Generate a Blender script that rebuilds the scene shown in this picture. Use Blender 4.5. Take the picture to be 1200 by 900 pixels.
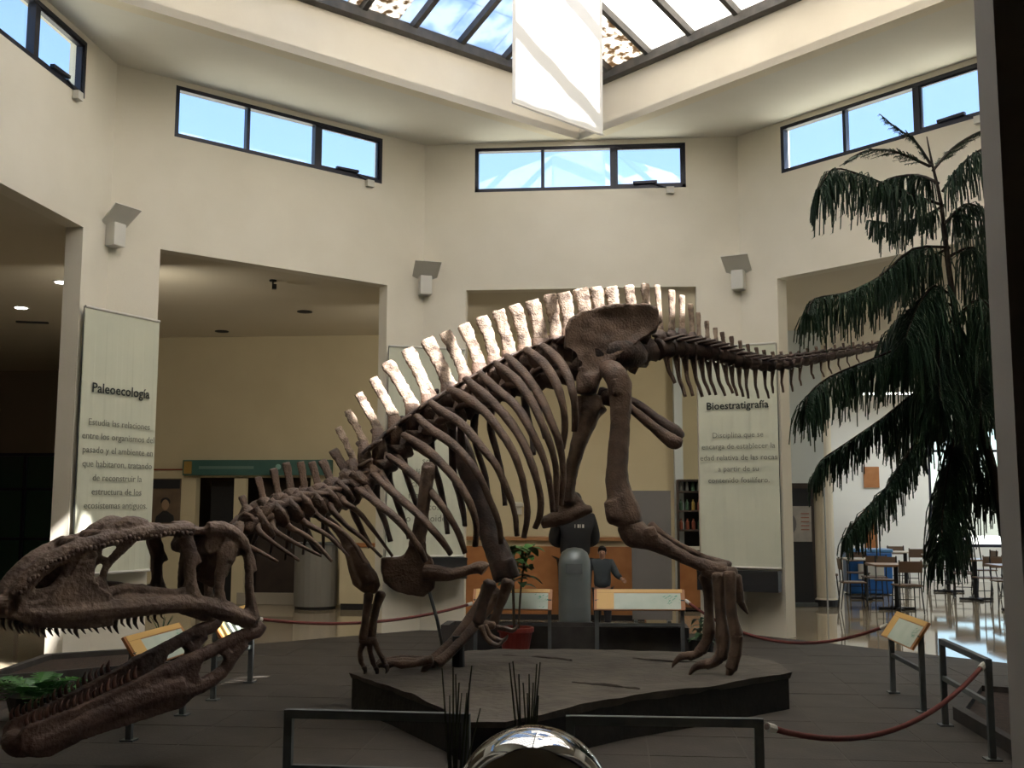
import bpy, bmesh, math, random
import numpy as np
from mathutils import Vector, Matrix, noise as mnoise
random.seed(7)
S = bpy.context.scene
for o in list(bpy.data.objects):
    bpy.data.objects.remove(o)
COL = S.collection
# ------------------------------------------------------------------ camera
FPX = 1260.2                                   # focal length in pixels of the 1200x900 frame
CAM = np.array([.4253, -9.5638, 1.65])
YAW, PIT, ROL = -.0924, .1167, .0022
Fv = np.array([math.sin(YAW)*math.cos(PIT), math.cos(YAW)*math.cos(PIT), math.sin(PIT)])
Rv = np.array([math.cos(YAW), -math.sin(YAW), 0.]); Uv = np.cross(Rv, Fv)
Rv, Uv = Rv*math.cos(ROL)+Uv*math.sin(ROL), Uv*math.cos(ROL)-Rv*math.sin(ROL)
cd = bpy.data.cameras.new('camera'); cam = bpy.data.objects.new('camera', cd); COL.objects.link(cam)
cd.sensor_width = 36.; cd.lens = 36.*FPX/1200.; cd.clip_start = .05; cd.clip_end = 500
m = Matrix([[Rv[i], Uv[i], -Fv[i], CAM[i]] for i in range(3)]+[[0, 0, 0, 1]])
cam.matrix_world = m
S.camera = cam
# ------------------------------------------------------------------ daylight
SUN = np.array([.604, -.240, .760])            # direction towards the sun
SUN /= np.linalg.norm(SUN)
wd = bpy.data.worlds.new('sky'); S.world = wd; wd.use_nodes = True
nt = wd.node_tree; nt.nodes.clear()
out = nt.nodes.new('ShaderNodeOutputWorld'); bg = nt.nodes.new('ShaderNodeBackground')
sk = nt.nodes.new('ShaderNodeTexSky'); sk.sky_type = 'NISHITA'; sk.sun_disc = False
sk.sun_elevation = math.asin(SUN[2]); sk.sun_rotation = math.atan2(SUN[0], SUN[1])
sk.altitude = 300; sk.air_density = 1.0; sk.dust_density = 1.2; sk.ozone_density = 1.0
bg.inputs['Strength'].default_value = .40
nt.links.new(sk.outputs[0], bg.inputs['Color']); nt.links.new(bg.outputs[0], out.inputs[0])
sl = bpy.data.lights.new('sun', 'SUN'); sl.energy = 28; sl.angle = .0095; sl.color = (1, .945, .86)
so = bpy.data.objects.new('sun', sl); COL.objects.link(so)
so.rotation_euler = Vector(SUN).to_track_quat('Z', 'Y').to_euler(); so.location = (6, -3, 14)
S.view_settings.view_transform = 'Standard'; S.view_settings.look = 'None'
S.view_settings.exposure = 0.0; S.view_settings.gamma = 1.0
S.view_settings.use_curve_mapping = False

# ------------------------------------------------------------------ helpers
def ray(px, py): return Fv*FPX+Rv*(px-600)+Uv*(450-py)
def W(px, py, y):
    d = ray(px, py); return CAM+d*(y-CAM[1])/d[1]
def G(px, py, z=0.):
    d = ray(px, py); return CAM+d*(z-CAM[2])/d[2]
def dep(p): return float((np.asarray(p)-CAM)@Fv)
def lerp(x, xs, ys): return float(np.interp(x, xs, ys))
ORG = {}
def tag(o, label=None, cat=None, group=None, kind=None):
    if label: o['label'] = label
    if cat: o['category'] = cat
    if group: o['group'] = group
    if kind: o['kind'] = kind
    return o
def thing(name, label, cat, loc=(0, 0, 0), group=None):
    o = bpy.data.objects.new(name, None); COL.objects.link(o); o.location = Vector(loc); o.empty_display_size = .1
    ORG[o.name] = np.array(loc, float); return tag(o, label, cat, group)
class MB:
    def __init__(s): s.v = []; s.f = []
    def add(s, vs, fs):
        b = len(s.v); s.v += [tuple(float(c) for c in p) for p in vs]; s.f += [tuple(i+b for i in q) for q in fs]; return s
    def box(s, c, d, rz=0.):
        x, y, z = [q/2 for q in d]; cr, sr = math.cos(rz), math.sin(rz)
        vs = [(c[0]+cr*a*x-sr*b*y, c[1]+sr*a*x+cr*b*y, c[2]+e*z) for e in (-1, 1) for b in (-1, 1) for a in (-1, 1)]
        return s.add(vs, [(0, 2, 3, 1), (4, 5, 7, 6), (0, 1, 5, 4), (2, 6, 7, 3), (0, 4, 6, 2), (1, 3, 7, 5)])
    def bar(s, p, q, w, h, up=(0, 0, 1)):
        p, q, up = np.array(p, float), np.array(q, float), np.array(up, float)
        t = (q-p)/np.linalg.norm(q-p); r = np.cross(t, up)
        if np.linalg.norm(r) < 1e-5: r = np.cross(t, (1, 0, 0))
        r /= np.linalg.norm(r); u = np.cross(r, t)
        vs = [e+r*a*w/2+u*b*h/2 for e in (p, q) for b in (-1, 1) for a in (-1, 1)]
        return s.add(vs, [(0, 2, 3, 1), (4, 5, 7, 6), (0, 1, 5, 4), (2, 6, 7, 3), (0, 4, 6, 2), (1, 3, 7, 5)])
    def tube(s, pts, rad, n=8, sub=1, flat=1., side=None, jit=0., power=1.):
        P = np.array(pts, float); R = np.array(rad, float) if hasattr(rad, '__len__') else np.full(len(P), rad)
        if sub > 1 and len(P) > 2:
            Q = []; K = []
            for i in range(len(P)-1):
                p0, p1, p2, p3 = P[max(i-1, 0)], P[i], P[i+1], P[min(i+2, len(P)-1)]
                for k in range(sub):
                    t = k/sub
                    Q.append(.5*((2*p1)+(p2-p0)*t+(2*p0-5*p1+4*p2-p3)*t*t+(3*p1-p0-3*p2+p3)*t**3)); K.append(R[i]*(1-t)+R[i+1]*t)
            Q.append(P[-1]); K.append(R[-1]); P, R = np.array(Q), np.array(K)
        elif sub > 1:
            t = np.linspace(0, 1, sub+1)[:, None]; P = P[0]*(1-t)+P[1]*t; R = R[0]*(1-t[:, 0])+R[1]*t[:, 0]
        T = np.gradient(P, axis=0); T /= np.linalg.norm(T, axis=1)[:, None]+1e-9
        ref = np.array(side, float) if side is not None else (np.array([0, 0, 1.]) if abs(T[0][2]) < .9 else np.array([1., 0, 0]))
        b0 = len(s.v); vs = []; u = None
        for i in range(len(P)):
            a = ref-T[i]*(ref@T[i]) if (side is not None or u is None) else u-T[i]*(u@T[i])
            a /= np.linalg.norm(a)+1e-9; u = a; w = np.cross(T[i], a)
            for k in range(n):
                g = 2*math.pi*k/n; j = 1+random.uniform(-jit, jit)
                vs.append(P[i]+R[i]*j*(a*flat*math.cos(g)+w*math.sin(g)))
        fs = [(i*n+k, i*n+(k+1) % n, (i+1)*n+(k+1) % n, (i+1)*n+k) for i in range(len(P)-1) for k in range(n)]
        fs += [tuple(range(n))[::-1], tuple((len(P)-1)*n+k for k in range(n))]
        return s.add(vs, fs)
    def lathe(s, prof, c, n=20):
        vs = [(c[0]+r*math.cos(2*math.pi*k/n), c[1]+r*math.sin(2*math.pi*k/n), c[2]+z) for r, z in prof for k in range(n)]
        fs = [(i*n+k, i*n+(k+1) % n, (i+1)*n+(k+1) % n, (i+1)*n+k) for i in range(len(prof)-1) for k in range(n)]
        fs += [tuple(range(n))[::-1], tuple((len(prof)-1)*n+k for k in range(n))]
        return s.add(vs, fs)
    def prism(s, poly, vec):
        a = [np.array(p, float) for p in poly]; n = len(a); v = np.array(vec, float)
        return s.add(a+[p+v for p in a], [tuple(range(n))[::-1], tuple(range(n, 2*n))]+[(i, (i+1) % n, n+(i+1) % n, n+i) for i in range(n)])
    def poly(s, pts): return s.add(pts, [tuple(range(len(pts)))])
    def ball(s, c, r, seg=12, ring=8, sc=(1, 1, 1)):
        vs = [(c[0], c[1], c[2]-r*sc[2])]
        for i in range(1, ring):
            a = -math.pi/2+math.pi*i/ring
            vs += [(c[0]+r*sc[0]*math.cos(a)*math.cos(2*math.pi*k/seg), c[1]+r*sc[1]*math.cos(a)*math.sin(2*math.pi*k/seg), c[2]+r*sc[2]*math.sin(a)) for k in range(seg)]
        vs.append((c[0], c[1], c[2]+r*sc[2])); L = len(vs)-1
        fs = [(0, 1+(k+1) % seg, 1+k) for k in range(seg)]+[(L, L-seg+k, L-seg+(k+1) % seg) for k in range(seg)]
        fs += [(1+i*seg+k, 1+i*seg+(k+1) % seg, 1+(i+1)*seg+(k+1) % seg, 1+(i+1)*seg+k) for i in range(ring-2) for k in range(seg)]
        return s.add(vs, fs)
    def build(s, name, mat, parent=None, smooth=False, loc=None, remesh=None, rough=None, bevel=None):
        off = ORG.get(parent.name, np.zeros(3)) if parent is not None else (np.array(loc, float) if loc is not None else np.zeros(3))
        me = bpy.data.meshes.new(name); me.from_pydata([tuple(np.array(p)-off) for p in s.v], [], s.f); me.update()
        bm = bmesh.new(); bm.from_mesh(me); bmesh.ops.recalc_face_normals(bm, faces=bm.faces); bm.to_mesh(me); bm.free()
        if remesh: me = do_remesh(me, name, *remesh)
        if rough:
            amp, sc = rough
            nv = len(me.vertices); co = np.empty(nv*3); no = np.empty(nv*3)
            me.vertices.foreach_get('co', co); me.vertices.foreach_get('normal', no); co = co.reshape(-1, 3); no = no.reshape(-1, 3)
            dd = np.array([mnoise.noise(Vector(c*sc))*.6+mnoise.noise(Vector(c*sc*2.3))*.4 for c in co])
            me.vertices.foreach_set('co', (co+no*(amp*dd)[:, None]).ravel()); me.update()
        me.materials.append(mat)
        if smooth:
            for p in me.polygons: p.use_smooth = True
        o = bpy.data.objects.new(name, me); COL.objects.link(o)
        if parent is not None: o.parent = parent
        else: o.location = Vector(off)
        if bevel:
            b = o.modifiers.new('bevel', 'BEVEL'); b.width = bevel; b.segments = 2; b.limit_method = 'ANGLE'
        ORG[o.name] = off
        return o
def do_remesh(me, name, vox, it=4):
    t = bpy.data.objects.new('tmp', me); COL.objects.link(t)
    r = t.modifiers.new('r', 'REMESH'); r.mode = 'VOXEL'; r.voxel_size = vox
    q = t.modifiers.new('s', 'SMOOTH'); q.iterations = it; q.factor = .5
    dg = bpy.context.evaluated_depsgraph_get(); dg.update()
    n = bpy.data.meshes.new_from_object(t.evaluated_get(dg)); n.name = name
    bpy.data.objects.remove(t); return n
def dup(root, loc, rz=0., label=None, group=None, scale=None):
    r = root.copy(); COL.objects.link(r); r.location = Vector(loc); r.rotation_euler = (0, 0, rz)
    if scale: r.scale = (scale,)*3
    if label: r['label'] = label
    if group: r['group'] = group
    for ch in list(root.children):
        c = ch.copy(); COL.objects.link(c); c.parent = r
        for g in list(ch.children):
            d = g.copy(); COL.objects.link(d); d.parent = c
    return r
def rgb(h): return tuple(((int(h[i:i+2], 16)/255)/12.92 if int(h[i:i+2], 16)/255 < .04 else ((int(h[i:i+2], 16)/255+.055)/1.055)**2.4) for i in (0, 2, 4))
def pm(name, c, c2=None, scale=6., rough=.6, bump=0., metal=0., spec=.5, bscale=None, detail=4, sharp=(.35, .65), emit=None):
    M = bpy.data.materials.new(name); M.use_nodes = True; t = M.node_tree; b = t.nodes['Principled BSDF']
    b.inputs['Roughness'].default_value = rough; b.inputs['Metallic'].default_value = metal
    b.inputs['Specular IOR Level'].default_value = spec; b.inputs['Base Color'].default_value = (*c, 1)
    tc = t.nodes.new('ShaderNodeTexCoord')
    if c2:
        n = t.nodes.new('ShaderNodeTexNoise'); n.inputs['Scale'].default_value = scale; n.inputs['Detail'].default_value = detail
        r = t.nodes.new('ShaderNodeValToRGB'); r.color_ramp.elements[0].position = sharp[0]; r.color_ramp.elements[1].position = sharp[1]
        r.color_ramp.elements[0].color = (*c, 1); r.color_ramp.elements[1].color = (*c2, 1)
        t.links.new(tc.outputs['Object'], n.inputs['Vector']); t.links.new(n.outputs['Fac'], r.inputs['Fac']); t.links.new(r.outputs[0], b.inputs['Base Color'])
    if bump:
        n2 = t.nodes.new('ShaderNodeTexNoise'); n2.inputs['Scale'].default_value = bscale or scale*4; n2.inputs['Detail'].default_value = 5
        bp = t.nodes.new('ShaderNodeBump'); bp.inputs['Strength'].default_value = bump; bp.inputs['Distance'].default_value = .02
        t.links.new(tc.outputs['Object'], n2.inputs['Vector']); t.links.new(n2.outputs['Fac'], bp.inputs['Height']); t.links.new(bp.outputs[0], b.inputs['Normal'])
    if emit:
        b.inputs['Emission Color'].default_value = (*c, 1); b.inputs['Emission Strength'].default_value = emit
    return M
def pane_mat(name, col, trans=0., noise=0., col2=None, scale=8., stretch=(1, 1, 1)):
    """frosted glazing sheet: translucent, optionally part clear"""
    M = bpy.data.materials.new(name); M.use_nodes = True; t = M.node_tree; t.nodes.clear()
    o = t.nodes.new('ShaderNodeOutputMaterial'); tr = t.nodes.new('ShaderNodeBsdfTranslucent'); tp = t.nodes.new('ShaderNodeBsdfTransparent'); mx = t.nodes.new('ShaderNodeMixShader')
    tr.inputs['Color'].default_value = (*col, 1); mx.inputs[0].default_value = trans
    if col2:
        tc = t.nodes.new('ShaderNodeTexCoord'); mp = t.nodes.new('ShaderNodeMapping'); mp.inputs['Scale'].default_value = stretch
        n = t.nodes.new('ShaderNodeTexNoise'); n.inputs['Scale'].default_value = scale; n.inputs['Detail'].default_value = 3
        r = t.nodes.new('ShaderNodeValToRGB'); r.color_ramp.elements[0].position = .42; r.color_ramp.elements[1].position = .58
        r.color_ramp.elements[0].color = (*col, 1); r.color_ramp.elements[1].color = (*col2, 1)
        t.links.new(tc.outputs['Object'], mp.inputs[0]); t.links.new(mp.outputs[0], n.inputs['Vector']); t.links.new(n.outputs['Fac'], r.inputs[0]); t.links.new(r.outputs[0], tr.inputs['Color'])
    t.links.new(tr.outputs[0], mx.inputs[1]); t.links.new(tp.outputs[0], mx.inputs[2]); t.links.new(mx.outputs[0], o.inputs[0])
    return M
def glass_mat(name, tint=(1, 1, 1), gloss=.06):
    M = bpy.data.materials.new(name); M.use_nodes = True; t = M.node_tree; t.nodes.clear()
    o = t.nodes.new('ShaderNodeOutputMaterial'); tp = t.nodes.new('ShaderNodeBsdfTransparent'); gl = t.nodes.new('ShaderNodeBsdfGlossy'); mx = t.nodes.new('ShaderNodeMixShader')
    tp.inputs['Color'].default_value = (*tint, 1); gl.inputs['Roughness'].default_value = .02; mx.inputs[0].default_value = gloss
    t.links.new(tp.outputs[0], mx.inputs[1]); t.links.new(gl.outputs[0], mx.inputs[2]); t.links.new(mx.outputs[0], o.inputs[0]); return M
def clip(poly, nx, ny, c):
    """keep the side nx*x+ny*y<=c of a 2D polygon"""
    r = []
    for i in range(len(poly)):
        a, b = poly[i], poly[(i+1) % len(poly)]; da, db = nx*a[0]+ny*a[1]-c, nx*b[0]+ny*b[1]-c
        if da <= 1e-9: r.append(a)
        if da*db < -1e-12: t = da/(da-db); r.append((a[0]+t*(b[0]-a[0]), a[1]+t*(b[1]-a[1])))
    return r
def text(name, s, c, right, size, mat, parent, bold=0., align='CENTER', up=(0, 0, 1)):
    cu = bpy.data.curves.new(name, 'FONT'); cu.body = s; cu.size = size; cu.align_x = align; cu.align_y = 'CENTER'; cu.offset = bold; cu.extrude = .0012; cu.resolution_u = 2
    t = bpy.data.objects.new('tmp', cu); COL.objects.link(t)
    dg = bpy.context.evaluated_depsgraph_get(); dg.update(); me = bpy.data.meshes.new_from_object(t.evaluated_get(dg)); bpy.data.objects.remove(t)
    r = Vector(right).normalized(); u = Vector(up).normalized(); n = r.cross(u); off = Vector(ORG.get(parent.name, np.zeros(3)))
    M4 = Matrix([[r[i], u[i], n[i], c[i]-off[i]] for i in range(3)]+[[0, 0, 0, 1]]); me.transform(M4)
    me.materials.clear(); me.materials.append(mat); me.name = name
    o = bpy.data.objects.new(name, me); COL.objects.link(o); o.parent = parent; ORG[o.name] = np.array(off); return o

# ------------------------------------------------------------------ materials
M_wall = pm('cream_plaster', (.74, .69, .58), (.70, .65, .54), 1.5, .9, .06, bscale=60)
M_ceil = pm('white_plaster', (.74, .71, .64), (.70, .67, .6), 1.2, .9, .04, bscale=50)
M_fascia = pm('warm_plaster', (.76, .69, .56), (.72, .65, .52), 1.5, .9, .04, bscale=50)
M_gall = pm('ochre_plaster', (.62, .54, .36), (.58, .50, .33), 1.2, .9, .04, bscale=50)
M_gceil = pm('gallery_ceiling_paint', (.66, .60, .48), None, rough=.9)
M_dark = pm('unlit_gallery_dark', (.20, .15, .10), None, rough=.9)  # unlit left gallery and entrance: their shade put into the wall colour
M_tile = pm('brown_stone_tile', (.038, .031, .024), (.052, .042, .033), 3, .8, .15, bscale=40)
M_grout = pm('grout', (.075, .065, .055), None, rough=.9)
M_gfloor = pm('polished_beige_floor', (.42, .35, .25), (.36, .30, .21), 2, .05, spec=.6)
M_frame = pm('dark_window_metal', (.016, .017, .03), None, rough=.4, metal=.3)
M_rafter = pm('grey_brown_steel', (.05, .045, .04), (.08, .07, .06), 8, .6)
M_glass = glass_mat('window_glass', (.93, .98, 1.0))
M_paneW = pane_mat('frosted_white_pane', (.80, .78, .74))
M_paneB = pane_mat('frosted_sky_tint_pane', (.30, .38, .50), col2=(.42, .48, .57), scale=2.5)  # blue of the sky behind the left panes put into their tint
M_paneL = pane_mat('weathered_pane', (.85, .82, .76), col2=(.16, .12, .08), scale=9, stretch=(1, 1, 3))
M_clear = glass_mat('clear_pane', (.96, .97, 1), .03)
M_white = pm('white_cloth', (.84, .82, .77), None, rough=.9)
_t = M_white.node_tree; _b = _t.nodes['Principled BSDF']; _tr = _t.nodes.new('ShaderNodeBsdfTranslucent'); _tr.inputs[0].default_value = (.85, .83, .78, 1); _mx = _t.nodes.new('ShaderNodeMixShader'); _mx.inputs[0].default_value = .5
_t.links.new(_b.outputs[0], _mx.inputs[1]); _t.links.new(_tr.outputs[0], _mx.inputs[2]); _t.links.new(_mx.outputs[0], _t.nodes['Material Output'].inputs[0])
M_lampw = pm('white_enamel', (.6, .58, .52), None, rough=.5)
M_black = pm('black_plastic', (.012, .012, .013), None, rough=.6)
M_steel = pm('grey_painted_steel', (.075, .085, .085), (.10, .11, .11), 10, .7)
M_rope = pm('red_rope', (.16, .035, .03), (.11, .025, .02), 60, .9)
M_ink = pm('dark_ink', (.03, .035, .03), None, rough=.9)
M_inkg = pm('faded_ink', (.19, .19, .15), None, rough=.9)
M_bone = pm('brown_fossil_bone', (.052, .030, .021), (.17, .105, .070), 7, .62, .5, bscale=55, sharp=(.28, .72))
M_boneP = pm('sunlit_tone_bone', (.10, .062, .042), (.38, .285, .21), 13, .68, .7, bscale=70, sharp=(.34, .58))  # paler copy of the bone; sunlight on the back spines put into the colour
M_boneD = pm('dark_shade_bone', (.030, .018, .014), (.085, .052, .04), 8, .6, .4, bscale=50)  # darker copy of the bone; shade on the far side put into the colour
M_tooth = pm('fossil_tooth', (.05, .036, .028), (.11, .08, .06), 20, .4)
M_toothR = pm('reddish_fossil_tooth', (.10, .045, .035), (.16, .08, .06), 20, .45)
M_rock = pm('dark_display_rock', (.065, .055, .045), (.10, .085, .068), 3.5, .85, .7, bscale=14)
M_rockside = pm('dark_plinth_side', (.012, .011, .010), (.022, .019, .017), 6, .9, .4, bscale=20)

# ================================================================== SETTING
A, HC, HO, WO, WB, WT, WW = 5.402, 6.92, 4.764, 1.622, 6.198, 6.852, 1.506
TH = .2; T8 = math.tan(math.pi/8); HH = A*T8; D = 5.35; ZS = 7.58; SL = .42
def wp(k, u, z, d=0.):
    t = k*math.pi/4; n = (-math.sin(t), math.cos(t)); r = (math.cos(t), math.sin(t))
    return np.array([n[0]*(A+d)+r[0]*u, n[1]*(A+d)+r[1]*u, z])
def wall_block(mb, k, u0, u1, z0, z1):
    o0 = u0*(A+TH)/A if abs(abs(u0)-HH) < 1e-6 else u0
    o1 = u1*(A+TH)/A if abs(abs(u1)-HH) < 1e-6 else u1
    mb.prism([wp(k, u0, z0), wp(k, u1, z0), wp(k, o1, z0, TH), wp(k, o0, z0, TH)], (0, 0, z1-z0))
SIDE = {0: 'back', 1: 'back_left', 2: 'left', 3: 'front_left', 4: 'front', 5: 'front_right', 6: 'right', 7: 'back_right'}
win_n = 0
for k in range(8):
    mb = MB(); w = 1.855 if k == 4 else WO; wl = 2.236 if k == 4 else w; hasw = k in (0, 1, 2, 7, 3)
    wall_block(mb, k, -HH, -w, 0, HO); wall_block(mb, k, wl, HH, 0, HO)
    if hasw:
        wall_block(mb, k, -HH, HH, HO, WB); wall_block(mb, k, -HH, -WW, WB, WT); wall_block(mb, k, WW, HH, WB, WT); wall_block(mb, k, -HH, HH, WT, 7.05)
    else: wall_block(mb, k, -HH, HH, HO, 7.05)
    tag(mb.build('wall_'+SIDE[k], M_wall if k != 4 else pm('grey_front_wall', (.36, .34, .31), None, rough=.9)), kind='structure')  # front wall in a greyer, darker tone than the other hall walls
    if hasw:
        win_n += 1
        t = k*math.pi/4; r = np.array([math.cos(t), math.sin(t), 0]); n = np.array([-math.sin(t), math.cos(t), 0])
        fr = MB(); q = .05
        def U(u, z, d=.05): return wp(k, u, z, d)
        for (a, b) in ((-WW, WW),):
            fr.bar(U(a, WB+q/2), U(b, WB+q/2), .10, q); fr.bar(U(a, WT-q/2), U(b, WT-q/2), .10, q)
            fr.bar(U(a+q/2, WB), U(a+q/2, WT), .10, q, up=r); fr.bar(U(b-q/2, WB), U(b-q/2, WT), .10, q, up=r)
        wo = fr.build('window_%d' % win_n, M_frame); tag(wo, kind='structure')
        m1, m2 = -WW+.325*2*WW, -WW+.66*2*WW
        MB().bar(U(m1, WB), U(m1, WT), .08, .045, up=r).build('mullion', M_frame, wo)
        MB().bar(U(m2, WB), U(m2, WT), .09, .085, up=r).build('mullion', M_frame, wo)
        for a, b in ((-WW+q, m1-.022), (m1+.022, m2-.042), (m2+.042, WW-q)):
            p = MB(); p.prism([U(a, WB+q, .06), U(b, WB+q, .06), U(b, WT-q, .06), U(a, WT-q, .06)], n*.008); p.build('pane', M_glass, wo)
        s = MB(); a, b = m2+.043, WW-q
        for p0, p1 in (((a, WB+q+.012), (b, WB+q+.012)), ((a, WT-q-.012), (b, WT-q-.012))): s.bar(U(*p0, .03), U(*p1, .03), .03, .024)
        for uu in (a+.012, b-.012): s.bar(U(uu, WB+q, .03), U(uu, WT-q, .03), .03, .024, up=r)
        s.build('sash', M_frame, wo)
        h = MB(); h.bar(U(m2+.28, WB+.075, -.02), U(m2+.62, WB+.085, -.02), .05, .035); h.bar(U(m2+.60, WB+.05, -.02), U(m2+.84, WB-.03, -.03), .02, .015); h.build('winder_arm', M_frame, wo)
        h = MB(); h.box(U(m2+.80, WB-.05, -.04), (.11, .07, .09), t); h.build('winder_box', M_lampw, wo)
# hall ceiling ring, fascia, skylight
mb = MB()
for sx, sy in ((-1, 1), (1, 1), (-1, -1), (1, -1)):
    mb.prism([(0, sy*D, HC), (0, sy*A, HC), (sx*HH, sy*A, HC), (sx*A, sy*HH, HC), (sx*A, 0, HC), (sx*D, 0, HC)], (0, 0, .1))
tag(mb.build('ceiling', M_ceil), kind='structure')
mb = MB(); cs = [(0, D), (-D, 0), (0, -D), (D, 0)]; E2 = D+.25
co = [(0, E2), (-E2, 0), (0, -E2), (E2, 0)]
for i in range(4):
    j = (i+1) % 4
    mb.prism([(*cs[i], HC-.001), (*cs[j], HC-.001), (*co[j], HC-.001), (*co[i], HC-.001)], (0, 0, ZS-HC))
tag(mb.build('trim_1', M_fascia), kind='structure')
sky = MB()
for i in range(4):
    a, b = np.array([*cs[i], 0]), np.array([*cs[(i+1) % 4], 0]); nn = (a+b)/np.linalg.norm(a+b)
    sky.bar(a+[0, 0, ZS+.05]-nn*.02, b+[0, 0, ZS+.05]-nn*.02, .22, .10); sky.bar(a+[0, 0, ZS+.13], b+[0, 0, ZS+.13], .12, .10)
sky = sky.build('skylight_frame', M_rafter); tag(sky, kind='structure')
ZP = ZS+.14; LT = D/math.sqrt(2); APEX = ZP+SL*LT
def face(i):
    n = np.array([math.cos(math.pi/4+i*math.pi/2), math.sin(math.pi/4+i*math.pi/2), 0]); return n, np.array([-n[1], n[0], 0])
def skypt(i, w, t):
    n, e = face(i); return n*(LT-t)+e*w+np.array([0, 0, ZP+SL*t])
def sunhit(p):
    """skylight face, w, t where the ray from p to the sun leaves the hall"""
    p = np.array(p, float)
    for i in range(4):
        n, e = face(i)
        s = (LT-p@n+(p[2]-ZP)/SL*(-1))/(SUN@n+SUN[2]/SL)
        q = p+SUN*s; t = LT-q@n; w = q@e
        if s > 0 and -1e-6 <= t <= LT and abs(w) <= LT-t+1e-6: return i, w, t
    return None
SPL = [(396, 505), (420, 475), (453, 440), (484, 440), (521, 410), (564, 395), (603, 375), (644, 370), (697, 352), (737, 348), (770, 350), (799, 355)]
YX, YV = [270, 340, 400, 450, 520, 600, 700, 760, 850, 950, 1040], [-2.2, -1.6, -1.15, -.85, -.5, -.15, .1, .3, .95, 1.8, 2.6]
def yc(px): return lerp(px, YX, YV)
clear = set()
RW = .745; RT = [0, .62, 1.25, 2.1, 2.95, 3.9]
def cell(h):
    i, w, t = h; return (i, math.floor((w-.10)/RW), max(r for r in range(5) if RT[r] <= t))
SPB = [(415, 541), (444, 505), (484, 476), (503, 465), (526, 451), (546, 441), (580, 421), (616, 408), (652, 396), (690, 380), (720, 372), (757, 368), (774, 368), (799, 370)]
SPT = [(396, 501), (420, 461), (453, 424), (477, 409), (500, 397), (521, 389), (564, 371), (603, 357), (644, 345), (680, 338), (716, 336), (756, 332), (787, 340), (800, 350)]
strip = [sunhit(W(px, py, yc(px))) for px, py in SPB+SPT]; strip = [h for h in strip if h and h[0] == 3]
bins = {}
for i, w, t in strip: bins.setdefault(math.floor((w-.10)/RW), []).append((w, t))
h = sunhit((-5.75, 1.6, 0)); clear.add(cell(h))  # unseen pane left clear to throw a sun patch on the left floor
def planehit(p, i):
    p = np.array(p, float); n, e = face(i); q = p+SUN*((LT-p@n-(p[2]-ZP)/SL)/(SUN@n+SUN[2]/SL)); return (q@e, LT-q@n)
BQ = [(-.57, 1.60, 6.08), (.32, 2.62, 6.08), (.32, 2.62, 8.1), (-.57, 1.60, 8.1)]  # banner outline; unseen panes are cut clear to it so sun whitens the cloth
def split_quad(pl, i):
    """outside pieces and the inside piece of a pane against the banner's sunbeam"""
    Q = [planehit(p, i) for p in BQ]; ar = sum(Q[k][0]*Q[(k+1) % 4][1]-Q[(k+1) % 4][0]*Q[k][1] for k in range(4))
    if ar < 0: Q = Q[::-1]
    outs = []
    for k in range(4):
        (x0, y0), (x1, y1) = Q[k], Q[(k+1) % 4]; nx, ny = y1-y0, x0-x1; c = nx*x0+ny*y0
        o = clip(pl, -nx, -ny, -c)
        if len(o) > 2: outs.append(o)
        pl = clip(pl, nx, ny, c)
        if len(pl) < 3: return outs, None
    return outs, pl
WMIN, WMAX = min(h[1] for h in strip)-.06, max(h[1] for h in strip)+.06
def rbar(mb, p, q, w, h): mb.bar(p, q, w, h)
for i in range(4):
    n, e = face(i); up = np.array([n[0]*SL, n[1]*SL, 1])
    for kk in range(-6, 7):
        w = .10+kk*RW if i in (0, 2) else -.10-kk*RW
        if abs(w) < LT-.2:
            MB().bar(skypt(i, w, 0)-[0, 0, .05], skypt(i, w, LT-abs(w))-[0, 0, .05], .07, .10, up=up).build('rafter', M_rafter, sky)
    for c in range(-7, 7):
        w0 = .10+c*RW; w1 = w0+RW
        for rr in range(5):
            pl = [(w0, RT[rr]), (w1, RT[rr]), (w1, RT[rr+1]), (w0, RT[rr+1])]
            pl = clip(clip(pl, 1, 1, LT), -1, 1, LT)
            if len(pl) < 3: continue
            if i == 3 and rr < 2 and c in bins:      # clear glass only where the sunbeam on the spines enters
                ta, tb = max(0., min(q[1] for q in bins[c])-.05), max(q[1] for q in bins[c])+.05; wa, wb = max(w0, WMIN), min(w1, WMAX)
                for nm, cl in (('low', ((0, 1, ta),)), ('high', ((0, -1, -tb),)), ('left', ((0, -1, -ta), (0, 1, tb), (1, 0, wa))), ('right', ((0, -1, -ta), (0, 1, tb), (-1, 0, -wb))), ('beam', ((0, -1, -ta), (0, 1, tb), (-1, 0, -wa), (1, 0, wb)))):
                    q2 = pl
                    for cc in cl: q2 = clip(q2, *cc) if len(q2) > 2 else []
                    if len(q2) < 3: continue
                    MB().prism([skypt(i, *q) for q in q2], (0, 0, .008)).build('pane', M_clear if nm == 'beam' else M_paneW, sky)
                continue
            if (i, c, rr) in clear: mt = M_clear
            elif i == 0: mt = M_paneL if c in (3, -1, 4, -4) else M_paneW
            elif i == 1: mt = M_paneL if c in (-1, 2) else M_paneB
            else: mt = M_paneW
            outs, ins = split_quad(pl, i) if mt is not M_clear and i in (0, 3) else ([pl], None)
            if ins is None: outs = [pl]
            for q2 in outs: MB().prism([skypt(i, *q) for q in q2], (0, 0, .008)).build('pane', mt, sky)
            if ins: MB().prism([skypt(i, *q) for q in ins], (0, 0, .008)).build('pane', M_clear, sky)
for i in range(4):
    MB().bar((*cs[i], ZP-.03), (0, 0, APEX-.03), .10, .10).build('hip_beam', M_rafter, sky)
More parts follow.
